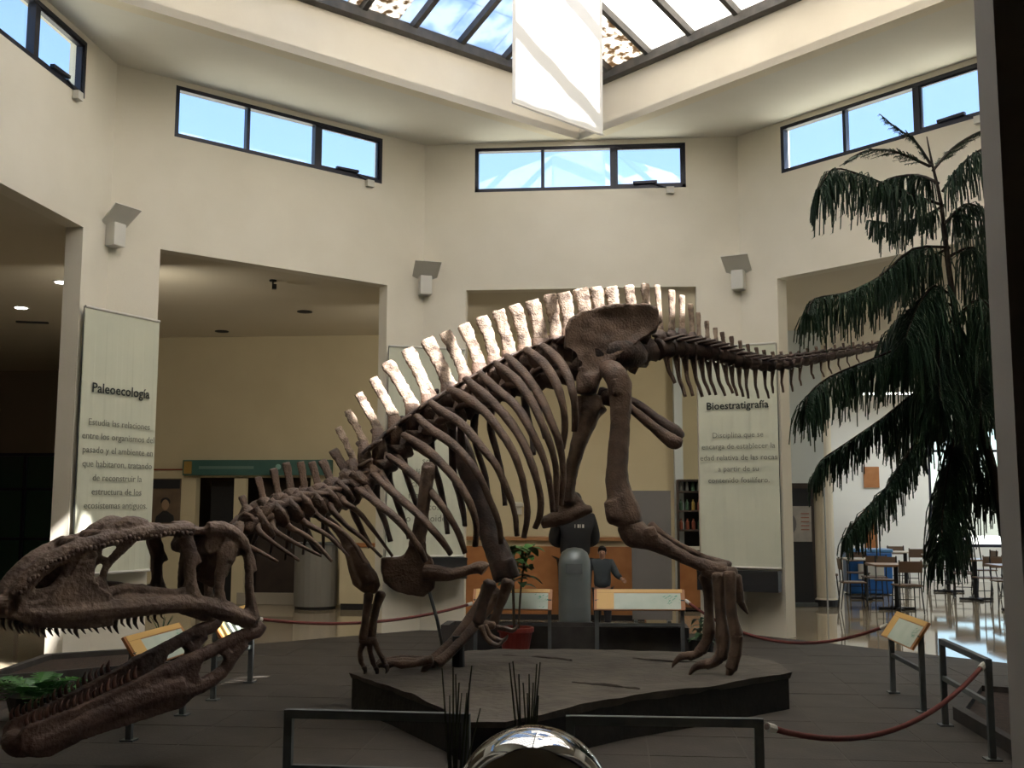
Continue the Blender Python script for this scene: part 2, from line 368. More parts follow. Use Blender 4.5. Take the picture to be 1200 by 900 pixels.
# floors
mb = MB(); mb.box((0, 0, -.104), (40, 44, .2)); fl = mb.build('floor', M_gfloor); tag(fl, kind='structure')
octo = [wp(k, -HH, 0, TH)*((A+TH)/(A+TH)) for k in range(8)]
oc = [np.array(wp(k, 0, 0)) for k in range(8)]
base = MB(); base.prism([(A/math.cos(math.pi/8)*math.cos(math.pi/8+k*math.pi/4), A/math.cos(math.pi/8)*math.sin(math.pi/8+k*math.pi/4), -.03) for k in range(8)], (0, 0, .028))
hf = base.build('floor', M_grout); tag(hf, kind='structure')
TS = .66; full = None; mt_i = 0
for ix in range(-9, 9):
    for iy in range(-9, 9):
        pl = [(ix*TS+.006, iy*TS+.006), ((ix+1)*TS-.006, iy*TS+.006), ((ix+1)*TS-.006, (iy+1)*TS-.006), (ix*TS+.006, (iy+1)*TS-.006)]
        for k in range(8):
            t = k*math.pi/4; pl = clip(pl, -math.sin(t), math.cos(t), A)
            if len(pl) < 3: break
        if len(pl) < 3: continue
        ar = abs(sum(pl[i][0]*pl[(i+1) % len(pl)][1]-pl[(i+1) % len(pl)][0]*pl[i][1] for i in range(len(pl))))/2
        if ar < .01: continue
        if ar > .999*(TS-.012)**2 and full is not None:
            o = full.copy(); COL.objects.link(o); o.location = (ix*TS, iy*TS, random.uniform(-.001, .001)); continue
        p = MB()
        if ar > .999*(TS-.012)**2:
            p.prism([(x-ix*TS, y-iy*TS, -.006) for x, y in pl], (0, 0, .006)); full = p.build('floor_tile', M_tile, hf); full.location = (ix*TS, iy*TS, 0)
        else:
            p.prism([(x, y, -.006) for x, y in pl], (0, 0, .006)); p.build('floor_tile', M_tile, hf)
# front entrance floor (darker, in front of the hall)
mb = MB(); mb.box((0, -10.2, -.012), (12, 9.2, .022)); tag(mb.build('floor', M_tile), kind='structure')
# surrounding gallery: roof, outer walls
mb = MB(); X = 15.8; Y0, Y1 = -15, 17.2; O = [(A+TH)/math.cos(math.pi/8)*np.array([math.cos(math.pi/8+k*math.pi/4), math.sin(math.pi/8+k*math.pi/4)]) for k in range(8)]
ring = [(X, HH*.3), (X, Y1), (-X, Y1), (-X, Y0), (X, Y0)]
def qd(*p): mb.prism([(x, y, HO) for x, y in p], (0, 0, .15))
qd(O[0], (X, O[0][1]), (X, Y1), (O[1][0], Y1), O[1]); qd(O[1], (O[1][0], Y1), (O[2][0], Y1), O[2]); qd(O[2], (O[2][0], Y1), (-X, Y1), (-X, O[3][1]), O[3])
qd(O[3], (-X, O[3][1]), (-X, O[4][1]), O[4]); qd(O[4], (-X, O[4][1]), (-X, Y0), (O[5][0], Y0), O[5]); qd(O[5], (O[5][0], Y0), (O[6][0], Y0), O[6])
qd(O[6], (O[6][0], Y0), (X, Y0), (X, O[7][1]), O[7]); qd(O[7], (X, O[7][1]), (X, O[0][1]), O[0])
tag(mb.build('ceiling', M_gceil), kind='structure')
def slab(name, mat, c, d, kind='structure'):
    if d[2] > HO-.01: c, d = (c[0], c[1], c[2]-.05), (d[0], d[1], d[2]+.1)
    o = MB().box(c, d).build(name, mat); return tag(o, kind=kind)
def wall_y(name, y, x0, x1, holes, mat, z1=HO, th=.2):
    """wall along x at y (front face), holes = (xa, xb, za, zb)"""
    mb = MB(); x = x0
    def bx(a, b, c, d):
        if b-a > 1e-4 and d-c > 1e-4: c -= .1*(c == 0); mb.box(((a+b)/2, y+th/2, (c+d)/2), (b-a, th, d-c))
    for (a, b, c, d) in sorted(holes):
        bx(x, a, 0, z1); bx(a, b, 0, c); bx(a, b, d, z1); x = b
    bx(x, x1, 0, z1); o = mb.build(name, mat); return tag(o, kind='structure')
M_cafe = pm('white_cafeteria_paint', (.78, .78, .74), None, rough=.8)
M_bluep = pm('pale_blue_panel', (.55, .60, .60), None, rough=.6)
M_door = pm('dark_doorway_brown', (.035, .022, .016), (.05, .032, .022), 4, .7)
wall_y('wall_rear', 9.2, -8.3, 1.5, [(-7.0, -4.9, 0, 2.22)], M_gall)
slab('wall_rear_return', M_gall, (-8.4, 11.3, HO/2), (.2, 4.4, HO))
slab('wall_alcove', M_gall, (2.3, 9.75, HO/2), (1.8, .2, HO)); slab('wall_alcove_side', M_bluep, (1.56, 9.3, HO/2), (.14, .9, HO))
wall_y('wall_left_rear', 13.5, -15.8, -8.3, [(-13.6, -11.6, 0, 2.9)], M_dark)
wall_y('wall_partition', 9.3, 3.0, 4.05, [(3.32, 4.04, 0, 2.12)], M_bluep, th=.1)
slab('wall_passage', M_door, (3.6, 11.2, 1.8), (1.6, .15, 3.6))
# outer walls
cw = [(7.95, 10.6, .8, 3.72), (11.6, 14.2, .8, 3.72)]
wall_y('wall_cafeteria_back', 17.0, -15.8, 15.8, cw, M_cafe)
mb = MB(); yy = -15.
for a, b in ((4.0, 7.2), (8.5, 11.7), (13.0, 16.2)):
    mb.box((15.7, (yy+a)/2, HO/2-.05), (.2, a-yy, HO+.1)); mb.box((15.7, (a+b)/2, .40), (.2, b-a, 1.0)); mb.box((15.7, (a+b)/2, (3.7+HO)/2), (.2, b-a, HO-3.7)); yy = b
mb.box((15.7, (yy+17.2)/2, HO/2-.05), (.2, 17.2-yy, HO+.1)); tag(mb.build('wall_cafeteria_side', M_cafe), kind='structure')
slab('wall_far_left', M_dark, (-15.7, 1.1, HO/2), (.2, 32.2, HO)); slab('wall_entrance', M_dark, (0, -14.9, HO/2), (31.6, .2, HO))
slab('wall_entrance_side', M_dark, (6.2, -10.3, HO/2), (.2, 9.2, HO)); slab('wall_entrance_side', M_dark, (-6.2, -10.3, HO/2), (.2, 9.2, HO))
def frame_window(name, axis, pos, a0, a1, z0, z1, arch=False, mull=(0.5,), bars=(.78,), tint=M_glass):
    P = (lambda u, z, d=0: (u, pos+d, z)) if axis == 'x' else (lambda u, z, d=0: (pos+d, u, z))
    up = (1, 0, 0) if axis == 'x' else (0, 1, 0)
    f = MB(); q = .07
    f.bar(P(a0, z0+q/2), P(a1, z0+q/2), .1, q); f.bar(P(a0, z1-q/2), P(a1, z1-q/2), .1, q); f.bar(P(a0+q/2, z0), P(a0+q/2, z1), .1, q, up=up); f.bar(P(a1-q/2, z0), P(a1-q/2, z1), .1, q, up=up)
    o = f.build(name, M_frame); tag(o, kind='structure')
    for mm in mull: MB().bar(P(a0+(a1-a0)*mm, z0), P(a0+(a1-a0)*mm, z1), .08, .06, up=up).build('mullion', M_frame, o)
    for bb in bars: MB().bar(P(a0, z0+(z1-z0)*bb), P(a1, z0+(z1-z0)*bb), .08, .06).build('transom', M_frame, o)
    us = [0]+list(mull)+[1]; zs = [0]+list(bars)+[1]; g = (0, .008, 0) if axis == 'x' else (.008, 0, 0)
    for i in range(len(us)-1):
        for j in range(len(zs)-1):
            ua, ub = a0+(a1-a0)*us[i]+.03, a0+(a1-a0)*us[i+1]-.03; za, zb = z0+(z1-z0)*zs[j]+.03, z0+(z1-z0)*zs[j+1]-.03
            MB().prism([P(ua, za, .02), P(ub, za, .02), P(ub, zb, .02), P(ua, zb, .02)], g).build('pane', tint, o)
    if arch:
        c = MB(); n = 10; w = (a1-a0)/2; h = .75
        for sg in (-1, 1):
            pl = [P(a0 if sg < 0 else a1, z1-q, -.02), P(a0 if sg < 0 else a1, z1-h-.0, -.02)]
            for k in range(n+1):
                t = k/n*math.pi/2; pl.append(P((a0+a1)/2+sg*w*math.cos(t)*.98, z1-h+(h-q)*math.sin(t), -.02))
            c.prism(pl, (0, .12, 0) if axis == 'x' else (.12, 0, 0))
        c.build('arch_head', M_cafe, o)
    return o
frame_window('window_6', 'x', 17.08, 7.95, 10.6, .8, 3.72, True, (.72,)); frame_window('window_7', 'x', 17.08, 11.6, 14.2, .8, 3.72, True)
for i, (a, b) in enumerate(((4.0, 7.2), (8.5, 11.7), (13.0, 16.2))): frame_window('window_%d' % (8+i), 'y', 15.7, a, b, .9, 3.7)  # unseen side windows added to light the white cafeteria wall
frame_window('door_1', 'x', 13.56, -13.6, -11.6, 0, 2.9, False, (.45,), (.34, .72), glass_mat('greenish_door_glass', (.25, .45, .38), .1))
for sx in (-1, 1):
    xs = sorted((sx*15.7, sx*6.3)); hs = [(xs[0]+1.0, xs[0]+4.2, .8, 3.8), (xs[0]+5.2, xs[0]+8.4, .8, 3.8)]
    wall_y('wall_added_windows', -6.0, xs[0], xs[1], hs, M_cafe)
    for q, (a, b, c, d) in enumerate(hs): frame_window('window_%d' % (11+q+(sx > 0)*2), 'x', -5.9, a, b, c, d)  # unseen windows added to bring daylight into the galleries
# ground outside
slab('ground_outside', pm('sunlit_paving', (.45, .42, .36), None, rough=.9), (0, 0, -.45), (160, 160, .3))
# white column in the cafeteria passage
mb = MB(); mb.lathe([(.19, 0), (.19, .12), (.165, .14), (.165, HO)], (4.14, 9.95, 0), 20); col_o = mb.build('trim_2', pm('column_paint', (.62, .56, .44), None, rough=.8), smooth=False); tag(col_o, kind='structure')
MB().lathe([(.20, 0), (.20, .11)], (4.14, 9.95, 0), 20).build('column_base', M_black, col_o)

# ================================================================== FITTINGS
def downlight(x, y, lit, label):
    t = thing('ceiling_downlight', label, 'light', (x, y, HO), 'recessed downlights in the gallery ceiling')
    MB().lathe([(.085, -.012), (.12, -.012), (.12, .0)], (x, y, HO), 20).build('trim_ring', M_lampw if lit else M_black, t)
    MB().lathe([(.088, -.018), (.088, -.0125)], (x, y, HO), 20).build('lamp_lens', pm('lit_lens', (1, .97, .9), None, emit=14) if lit else M_black, t)
    if lit:
        l = bpy.data.lights.new('downlight', 'SPOT'); l.energy = 22; l.spot_size = 1.9; l.color = (1, .9, .75); l.shadow_soft_size = .07
        o = bpy.data.objects.new('downlight_lamp', l); COL.objects.link(o); o.parent = t; o.location = (0, 0, -.03)
downlight(-8.69, 6.12, 1, 'lit round downlight in the left gallery ceiling, lower of the two lit ones'); downlight(-7.1, 4.36, 1, 'lit round downlight in the left gallery ceiling beside the opening edge')
downlight(-4.39, 6.83, 0, 'unlit dark downlight in ceiling, right of the other unlit one'); downlight(-6.38, 8.56, 0, 'unlit dark downlight in ceiling near the rear wall')
t = MB().box((-9.21, 7.38, HO-.012), (.5, .09, .024), .3).build('ceiling_vent', M_black); tag(t, 'narrow black slot vent in left gallery ceiling below the lit downlight', 'vent')
t = thing('security_camera', 'small black security camera hanging from ceiling of left opening', 'camera', (-4.16, 4.5, HO))
MB().lathe([(.05, -.02), (.05, 0)], (-4.16, 4.5, HO), 12).build('mount', M_black, t); MB().lathe([(.012, -.07), (.012, -.02)], (-4.16, 4.5, HO), 8).build('stem', M_black, t)
MB().bar((-4.16, 4.56, HO-.09), (-4.10, 4.38, HO-.11), .06, .06).build('camera_body', M_black, t)
def uplight(p, dirn, label):
    p = np.array(p); d = np.array([*dirn, 0.]); d /= np.linalg.norm(d); s = np.array([-d[1], d[0], 0])
    ang = math.atan2(d[1], d[0])-math.pi/2
    t = thing('wall_uplight', label, 'lamp', p, 'white wall uplights on the hall corners')
    MB().box(p+d*.09, (.17, .18, .27), ang).build('lamp_box', M_lampw, t, bevel=.008)
    MB().box(p+d*.02+[0, 0, .02], (.12, .04, .3), ang).build('bracket', M_steel, t)
    b = MB(); c = p+d*.17+np.array([0, 0, .22]); r = s*.18; u = d*.13+np.array([0, 0, .10]); nn = np.cross(s, d*.13+np.array([0, 0, .10])); nn = nn/np.linalg.norm(nn)*.012
    b.prism([c-r-u*1, c+r-u*1, c+r*1.05+u, c-r*1.05+u], nn); b.build('reflector_plate', M_lampw, t)
CR = [wp(1, -HH, 0), wp(0, -HH, 0), wp(0, HH, 0)]
for c, lb in zip(CR, ('white wall uplight on the left corner above the Paleoecologia banner', 'white wall uplight in the corner left of the centre window', 'white wall uplight in the corner right of the centre window')):
    d = -c[:2]/np.linalg.norm(c[:2]); uplight((c[0], c[1], 4.82), d, lb)
def added_fill(p, q, e, size, label, fix, col=(1, .92, .76)):  # unseen lamps added behind the piers to brighten the galleries
    p, q = np.array(p, float), np.array(q, float); d = (q-p)/np.linalg.norm(q-p)
    t = thing('added_fill_lamp', label, 'lamp', p); MB().bar(p-d*.16, p-d*.02, .5, .3).build('housing', M_black, t); MB().bar(p-d*.1, fix, .06, .06).build('bracket', M_steel, t)
    l = bpy.data.lights.new('fill', 'AREA'); l.shape = 'RECTANGLE'; l.size = size; l.size_y = size*.6; l.energy = e; l.color = col
    o = bpy.data.objects.new('added_fill_source', l); COL.objects.link(o); o.parent = t; o.rotation_euler = Vector(-d).to_track_quat('Z', 'Y').to_euler()
for (x, y), q, e, lb, fx in (((-5.80, 3.22), (-6.4, 9.2, 2.6), 27, 'left', (-5.27, 2.76)), ((-2.46, 5.93), (-2.8, 9.2, 2.2), 17, 'middle', (-2.3, 5.60)), ((2.46, 5.93), (.3, 9.2, 2.2), 19, 'right', (2.3, 5.60))):
    added_fill((x, y, 4.0), q, e, .46, 'added unseen floodlight fixed behind the %s banner pier' % lb, (*fx, 4.0))
M_tube = pm('fluorescent_tube', (1, .98, .92), None, emit=16)
for i, (x, y, lb) in enumerate(((9.3, 15.6, 'hanging strip light by the big cafeteria window, partly behind the pine'), (6.6, 14.6, 'added hanging strip light over the blue chest'), (9.6, 11.6, 'added hanging strip light over the right cafeteria tables'), (6.4, 8.6, 'added hanging strip light over the nearest cafeteria tables'))):  # only the window strip is seen; the others are added to brighten the cafeteria
    t = thing('strip_light', lb, 'light', (x, y, 4.2), 'cafeteria strip lights'); MB().box((x, y, 4.25), (1.5, .16, .05)).build('housing', M_lampw, t); MB().box((x, y, 4.21), (1.4, .10, .03)).build('tube', M_tube, t)
    for sx in (-.6, .6): MB().tube([(x+sx, y, 4.27), (x+sx, y, HO)], .006, 5).build('hanger', M_steel, t)
    l = bpy.data.lights.new('strip', 'AREA'); l.shape = 'RECTANGLE'; l.size = 1.4; l.size_y = .1; l.energy = 46; l.color = (.93, .98, 1); o = bpy.data.objects.new('strip_lamp', l); COL.objects.link(o); o.parent = t; o.location = (0, 0, -.03)
# ---- banners
M_ban = pm('greenish_cream_banner', (.60, .60, .47), (.56, .57, .45), 2, .85)
def banner(p0, p1, ztop, zbot, title, lines, label, tz, lz, pitch, tsize, size):
    p0, p1 = np.array([*p0, 0.]), np.array([*p1, 0.]); r = (p1-p0)/np.linalg.norm(p1-p0); n = np.array([r[1], -r[0], 0]); c = (p0+p1)/2
    t = thing('banner', label, 'banner', (c[0], c[1], zbot), 'printed corner banners')
    b = MB(); N = 14
    for i in range(N):
        f0, f1 = i/N, (i+1)/N
        w0, w1 = .006*math.sin(f0*19), .006*math.sin(f1*19)
        q0, q1 = p0+(p1-p0)*f0+n*(.0), p0+(p1-p0)*f1
        b.prism([q0+n*w0+[0, 0, zbot], q1+n*w1+[0, 0, zbot], q1+n*.0+[0, 0, ztop], q0+n*0.+[0, 0, ztop]], -n*.006)
    b.build('cloth', M_ban, t)
    for z, rad in ((ztop, .016), (zbot, .016)): MB().tube([p0+[0, 0, z], p1+[0, 0, z]], rad, 8).build('rod', M_lampw, t)
    for q in (p0, p1): MB().tube([q-n*.02+[0, 0, zbot], q-n*.02+[0, 0, ztop]], .006, 6).build('side_cord', M_steel, t)
    if title: text('title_lettering', title, c+n*.018+[0, 0, tz], r, tsize, M_ink, t, bold=.0022)
    for i, s in enumerate(lines): text('text_line', s, c+n*.018+[0, 0, lz-i*pitch], r, size, M_inkg, t)
    return t
bl0, bl1 = wp(2, WO, 0, -.07), wp(1, -WO, 0, -.07)
banner(bl0[:2], bl1[:2], 3.87, .95, 'Paleoecología', ['Estudia las relaciones', 'entre los organismos del', 'pasado y el ambiente en', 'que habitaron, tratando', 'de reconstruir la', 'estructura de los', 'ecosistemas antiguos.'], 'cream banner headed Paleoecología hanging on the left pier', 2.98, 2.60, .152, .152, .104)
bm0, bm1 = wp(1, WO, 0, -.07), wp(0, -WO, 0, -.07)
banner(bm0[:2], bm1[:2], 3.90, 1.02, None, ['so', 'líneas', 'ciclo   o', 'ma    mol', 'moluscos y', 'go    anoides', 'o'], 'cream text banner on the pier behind the ribs, mostly hidden by bones', 0, 2.32, .158, .16, .13)
br0, br1 = wp(0, WO, 0, -.07), wp(7, -WO, 0, -.07)
banner(br0[:2], br1[:2], 3.88, .90, 'Bioestratigrafía', ['Disciplina que se', 'encarga de establecer la', 'edad relativa de las rocas', 'a partir de su', 'contenido fosilífero.'], 'cream banner headed Bioestratigrafía hanging on the right pier', 3.06, 2.66, .152, .142, .104)
def pier_shelf(p0, p1, z0, z1, label):
    p0, p1 = np.array([*p0, 0.]), np.array([*p1, 0.]); r = (p1-p0)/np.linalg.norm(p1-p0); n = np.array([r[1], -r[0], 0]); t = thing('pier_box', label, 'box', (*((p0+p1)/2)[:2], z0))
    MB().prism([p0+n*.02+[0, 0, z0], p1+n*.02+[0, 0, z0], p1+n*.2+[0, 0, z0], p0+n*.2+[0, 0, z0]], (0, 0, z1-z0)).build('box_body', M_black, t)
    MB().prism([p0+[0, 0, z1-.03], p1+[0, 0, z1-.03], p1+n*.21+[0, 0, z1-.03], p0+n*.21+[0, 0, z1-.03]], (0, 0, .035)).build('box_lid', M_black, t)
pier_shelf(bm0[:2], bm1[:2], .72, 1.0, 'black box on the pier under the middle banner, behind shoulder bone')
pier_shelf(br0[:2], br1[:2], .60, .865, 'black box on the pier under the Bioestratigrafía banner')
# big hanging banner under the skylight
t = thing('hanging_banner', 'large blank white banner hanging from the skylight', 'banner', (-.12, 2.11, 6.0))
p0, p1 = np.array([-.61, 1.56, 0]), np.array([.36, 2.66, 0]); r = (p1-p0)/np.linalg.norm(p1-p0); n = np.array([r[1], -r[0], 0]); b = MB()
V = []; NX = 20
for zz in (8.2, 6.0):
    for i in range(NX+1): V.append(p0+(p1-p0)*i/NX+n*.006*math.sin(i*.9)*(zz < 7)+[0, 0, zz])
b.add(V, [(i, i+1, NX+2+i, NX+1+i) for i in range(NX)])
b.build('cloth', M_white, t, smooth=True)
MB().tube([p0+[0, 0, 6.02], p1+[0, 0, 6.02]], .014, 8).build('bottom_hem', M_white, t)
MB().tube([p0-r*.1+[0, 0, 8.2], p1+r*.1+[0, 0, 8.2]], .02, 8).build('top_rod', M_steel, t)
for q in (p0, p1): MB().tube([q+[0, 0, 8.2], q+[0, 0, 8.62]], .006, 5).build('hanging_cord', M_steel, t)

# ---- plinth
t = thing('display_plinth', 'dark low rock-topped plinth under the skeleton feet', 'plinth', (0, -.3, 0))
out = [(-1.78, -.5), (-1.3, -1.15), (-.74, -2.02), (-.5, -2.47), (-.27, -2.45), (.02, -2.1), (.5, -1.5), (1.2, -.85), (1.92, -.12), (1.88, .62), (1.4, 1.0), (.4, 1.25), (-.7, 1.15), (-1.55, .55)]
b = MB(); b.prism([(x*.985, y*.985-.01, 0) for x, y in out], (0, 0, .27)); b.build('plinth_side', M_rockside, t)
def sub_poly_top(poly, z, step=.09):
    bm = bmesh.new(); vs = [bm.verts.new((x, y, z)) for x, y in poly]; f = bm.faces.new(vs)
    bot = [bm.verts.new((x*.99, y*.99, z-.05)) for x, y in poly]
    for i in range(len(poly)): bm.faces.new((vs[i], bot[i], bot[(i+1) % len(poly)], vs[(i+1) % len(poly)]))
    bmesh.ops.triangulate(bm, faces=[f])
    for _ in range(4): bmesh.ops.subdivide_edges(bm, edges=[e for e in bm.edges if e.calc_length() > step], cuts=1, use_grid_fill=False)
    bmesh.ops.triangulate(bm, faces=bm.faces)
    for v in bm.verts:
        if v.co.z > z-.03: v.co.z += .022*mnoise.noise(v.co*1.6)+.012*mnoise.noise(v.co*5); 
        v.co.x += .015*mnoise.noise(v.co*4+Vector((5, 0, 0))); v.co.y += .015*mnoise.noise(v.co*4+Vector((0, 7, 0)))
    mb = MB(); bm.verts.index_update(); mb.add([v.co[:] for v in bm.verts], [[v.index for v in f.verts] for f in bm.faces]); bm.free(); return mb
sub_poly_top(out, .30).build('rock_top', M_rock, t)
for pl in ([(.1, -.9), (.35, -1.0), (.62, -1.16)], [(.6, .55), (1.0, .35), (1.5, .4)], [(-.6, .6), (-.2, .5), (.05, .35)]):
    MB().tube([(x, y, .31) for x, y in pl], [.004, .009, .007, .004][:len(pl)], 5, 6, jit=.5).build('rock_ridge', M_rock, t)

# ================================================================== SKELETON
sk = thing('dinosaur_skeleton', 'mounted brown skeleton of a large meat-eating dinosaur with open jaws, on the dark plinth', 'skeleton', (0, -.3, .3))
def path(pts, y, off=0.):
    """pixel polyline (px, py, r_px[, y]) to world points and radii"""
    P = []; R = []
    for q in pts:
        yy = q[3] if len(q) > 3 else (y(q[0]) if callable(y) else y)
        p = W(q[0], q[1], yy+off); P.append(p); R.append(q[2]*dep(p)/FPX)
    return P, R
def bone(name, pts, y, mat=None, n=9, sub=4, rough=(.008, 9), parent=sk, flat=1., side=None, off=0., label=None):
    P, R = path(pts, y, off)
    a_, b_ = P[0]-P[1], P[-1]-P[-2]; a_ /= np.linalg.norm(a_); b_ /= np.linalg.norm(b_)
    P = [P[0]+a_*R[0]*.5]+P+[P[-1]+b_*R[-1]*.5]; R = [R[0]*.55]+R+[R[-1]*.55]
    o = MB().tube(P, R, n, sub, flat=flat, side=side).build(name, mat or M_bone, parent, smooth=True, rough=rough)
    if label: o['label'] = label
    return o
def tan_at(px):
    a, b = W(px-14, 450, yc(px-14)), W(px+14, 450, yc(px+14)); d = (a-b)*[1, 1, 0]; return d/np.linalg.norm(d)
COLX = [285, 307, 327, 345, 362, 380, 400, 425, 447, 470, 500, 530, 560, 590, 620, 650, 690, 735, 760, 784, 814, 842, 870, 898, 917, 954, 992, 1022, 1050]
COLY = [615, 606, 601, 596, 592, 589, 582, 566, 548, 527, 505, 487, 470, 457, 447, 440, 430, 425, 411, 407, 410, 415, 424, 428, 427, 421, 414, 408, 404]
COLR = [11, 11, 12, 12, 13, 13, 14, 15, 15, 15, 16, 16, 16, 16, 16, 16, 16, 17, 15, 13, 12, 10.5, 9, 8, 7.5, 6.5, 5, 4, 3]
def colp(px): return lerp(px, COLX, COLY)
def centre(px): return W(px, colp(px), yc(px))
CER = [((283, 581), (290, 604), 12), ((302, 559), (309, 588), 12), ((320, 549), (326, 583), 13), ((335, 542), (341, 577), 13), ((352, 541), (357, 576), 12), ((365, 541), (373, 571), 12), ((377, 539), (388, 565), 13), ((390, 527), (407, 556), 13)]
DOR = [((396, 501), (415, 541), 10), ((407, 481), (427, 519), 11), ((420, 461), (444, 505), 12), ((437, 443), (463, 491), 14), ((453, 424), (484, 476), 16), ((477, 409), (503, 465), 17), ((500, 397), (526, 451), 17), ((521, 389), (546, 441), 15), ((543, 380), (562, 428), 17), ((564, 371), (580, 421), 17), ((583, 364), (598, 414), 17), ((603, 357), (616, 408), 17), ((623, 352), (634, 400), 19), ((644, 345), (652, 396), 17), ((660, 343), (668, 388), 18), ((680, 338), (687, 382), 19), ((698, 336), (703, 376), 17), ((716, 336), (720, 376), 17), ((737, 334), (742, 380), 13), ((756, 332), (757, 380), 12)]
CAU = [((770, 334), (774, 390), 9), ((787, 340), (787, 390), 10), ((799, 346), (799, 388), 9), ((809, 356), (811, 392), 8), ((818, 366), (819, 396), 7), ((828, 376), (829, 399), 7), ((838, 384), (839, 402), 7), ((846, 389), (848, 404), 7), ((857, 394), (858, 409), 7), ((867, 399), (868, 414), 6), ((876, 403), (878, 417), 6), ((886, 407), (888, 420), 6), ((895, 410), (897, 422), 6), ((905, 412), (907, 424), 6), ((915, 412), (917, 424), 5), ((926, 412), (928, 422), 5), ((936, 411), (938, 420), 5), ((946, 408), (948, 418), 5), ((956, 406), (958, 416), 4.5), ((967, 405), (968, 415), 4.5), ((978, 404), (979, 413), 4), ((988, 402), (989, 411), 4), ((1000, 401), (1000, 409), 3.5), ((1011, 400), (1011, 407), 3.5), ((1022, 399), (1022, 405), 3), ((1033, 398), (1033, 404), 3), ((1043, 397), (1043, 402), 2.5)]
def vertebra(kind, tip, base, w, idx):
    (tx, ty), (bx, by) = tip, base
    lean = {'c': .8, 'd': .55, 't': .15}[kind]
    L = math.hypot(bx-tx, by-ty); cx = bx+(bx-tx)/L*22*lean if kind != 't' else bx+2
    C0 = centre(cx); sc = dep(C0)/FPX; r = lerp(cx, COLX, COLR)*sc*(1.3 if kind == 'c' else 1)
    d = centre(cx-8)-centre(cx+8); d /= np.linalg.norm(d); lat = np.cross(d, (0, 0, 1)); lat /= np.linalg.norm(lat); lat *= -1 if lat[1] > 0 else 1
    if kind == 't': ln = .5*np.linalg.norm(centre(cx-5.2)-centre(cx+5.2))
    else: ln = (12 if kind == 'c' else 10.5)*sc
    if kind == 't' and cx < 812: ln *= 1.25
    up = np.cross(lat, d); up *= 1 if up[2] > 0 else -1
    mb = MB()
    mb.tube([C0+d*ln, C0+d*ln*.8, C0, C0-d*ln*.8, C0-d*ln], [r*.8, r, r*.72, r, r*.8], 10)           # spool-shaped body
    B = W(bx, by, yc(cx)); T = W(tx, ty, yc(cx)); ax = (T-B)/np.linalg.norm(T-B); H = np.linalg.norm(T-B)
    mb.tube([C0+up*r*.5, (C0+up*r*.8+B)/2, B+ax*.02], [r*.75, r*.65, w*sc*(.8 if kind == 'c' else .55)], 8, flat=.65, side=lat)           # neural arch
    if kind in 'cd':
        for s in (-1, 1):
            q = B-up*(.06 if kind == 'd' else .05)
            if kind == 'd': e = q+lat*s*.17+up*.045-d*.05; mb.tube([q, (q+e)/2, e], [.055, .042, .026], 7, flat=.5, side=up)
            else:
                e = q+lat*s*.16-up*.13-d*.05; mb.tube([C0+up*r*.9, (q+e)/2+lat*s*.03, e], [.08, .075, .04], 7, flat=.5, side=d)
                z0 = q+lat*s*.06; mb.tube([z0+lat*s*.03+d*.13-up*.03, z0+up*.03, z0+lat*s*.03-d*.14+up*.01], [.04, .055, .04], 7, flat=.6, side=up)
    else:
        k = max(.2, 1-idx/26)
        for s in (-1, 1):
            q = C0+up*r*.55; e = q+lat*s*(.05+.17*k)-d*.10*k+up*.03*k; mb.tube([q, (q+e)/2, e], [.04*k+.01, .032*k+.008, .018*k+.005], 6, flat=.45, side=up)
        z0 = C0+up*r*1.1; mb.tube([z0+d*ln*1.3+up*.01, z0, z0-d*ln*1.2+up*.02], [.012, .03*k+.008, .012], 6)
    v = mb.build('vertebra', M_bone if kind != 't' else M_boneD, sk, smooth=True, rough=(.012 if kind != 't' else .006, 11))
    ns = MB(); hw = w*sc/2*((1.1 if idx < 8 else 1.) if kind == 'd' and idx > 3 else 1.03); rows = 9
    pts = [B-ax*.03+ax*(H+.03)*i/rows for i in range(rows+1)]; bow = d*hw*.25
    pts = [p-bow*math.sin(math.pi*i/rows)*.5 for i, p in enumerate(pts)]
    rr = [hw*(1.12-.24*math.sin(math.pi*min(1, i/rows*1.05))) for i in range(rows+1)]; rr[-1] = hw*.9; rr[-2] = hw*1.04
    j = .13 if kind == 'd' else .05
    ns.tube(pts, rr, 12, 2, flat=.34 if kind != 't' else .5, side=lat, jit=j)
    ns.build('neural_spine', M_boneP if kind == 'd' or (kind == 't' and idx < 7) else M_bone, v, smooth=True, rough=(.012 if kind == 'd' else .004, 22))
for i, (a, b, w) in enumerate(CER): vertebra('c', a, b, w, i)
for i, (a, b, w) in enumerate(DOR): vertebra('d', a, b, w, i)
for i, (a, b, w) in enumerate(CAU): vertebra('t', a, b, w, i)
CHV = [((780, 418), (791, 449)), ((792, 418), (803, 465)), ((802, 420), (812, 464)), ((812, 421), (823, 465)), ((821, 425), (832, 463)), ((830, 427), (839, 463)), ((839, 428), (850, 464)), ((849, 431), (859, 461)), ((857, 432), (864, 464)), ((866, 434), (871, 465)), ((875, 435), (877, 467)), ((885, 435), (889, 467)), ((896, 436), (901, 467)), ((906, 436), (906, 461)), ((917, 436), (918, 460)), ((928, 436), (929, 459)), ((938, 434), (939, 452)), ((951, 429), (954, 444)), ((962, 425), (966, 442)), ((971, 423), (975, 438)), ((983, 420), (985, 434)), ((993, 417), (996, 430)), ((1004, 414), (1007, 425))]
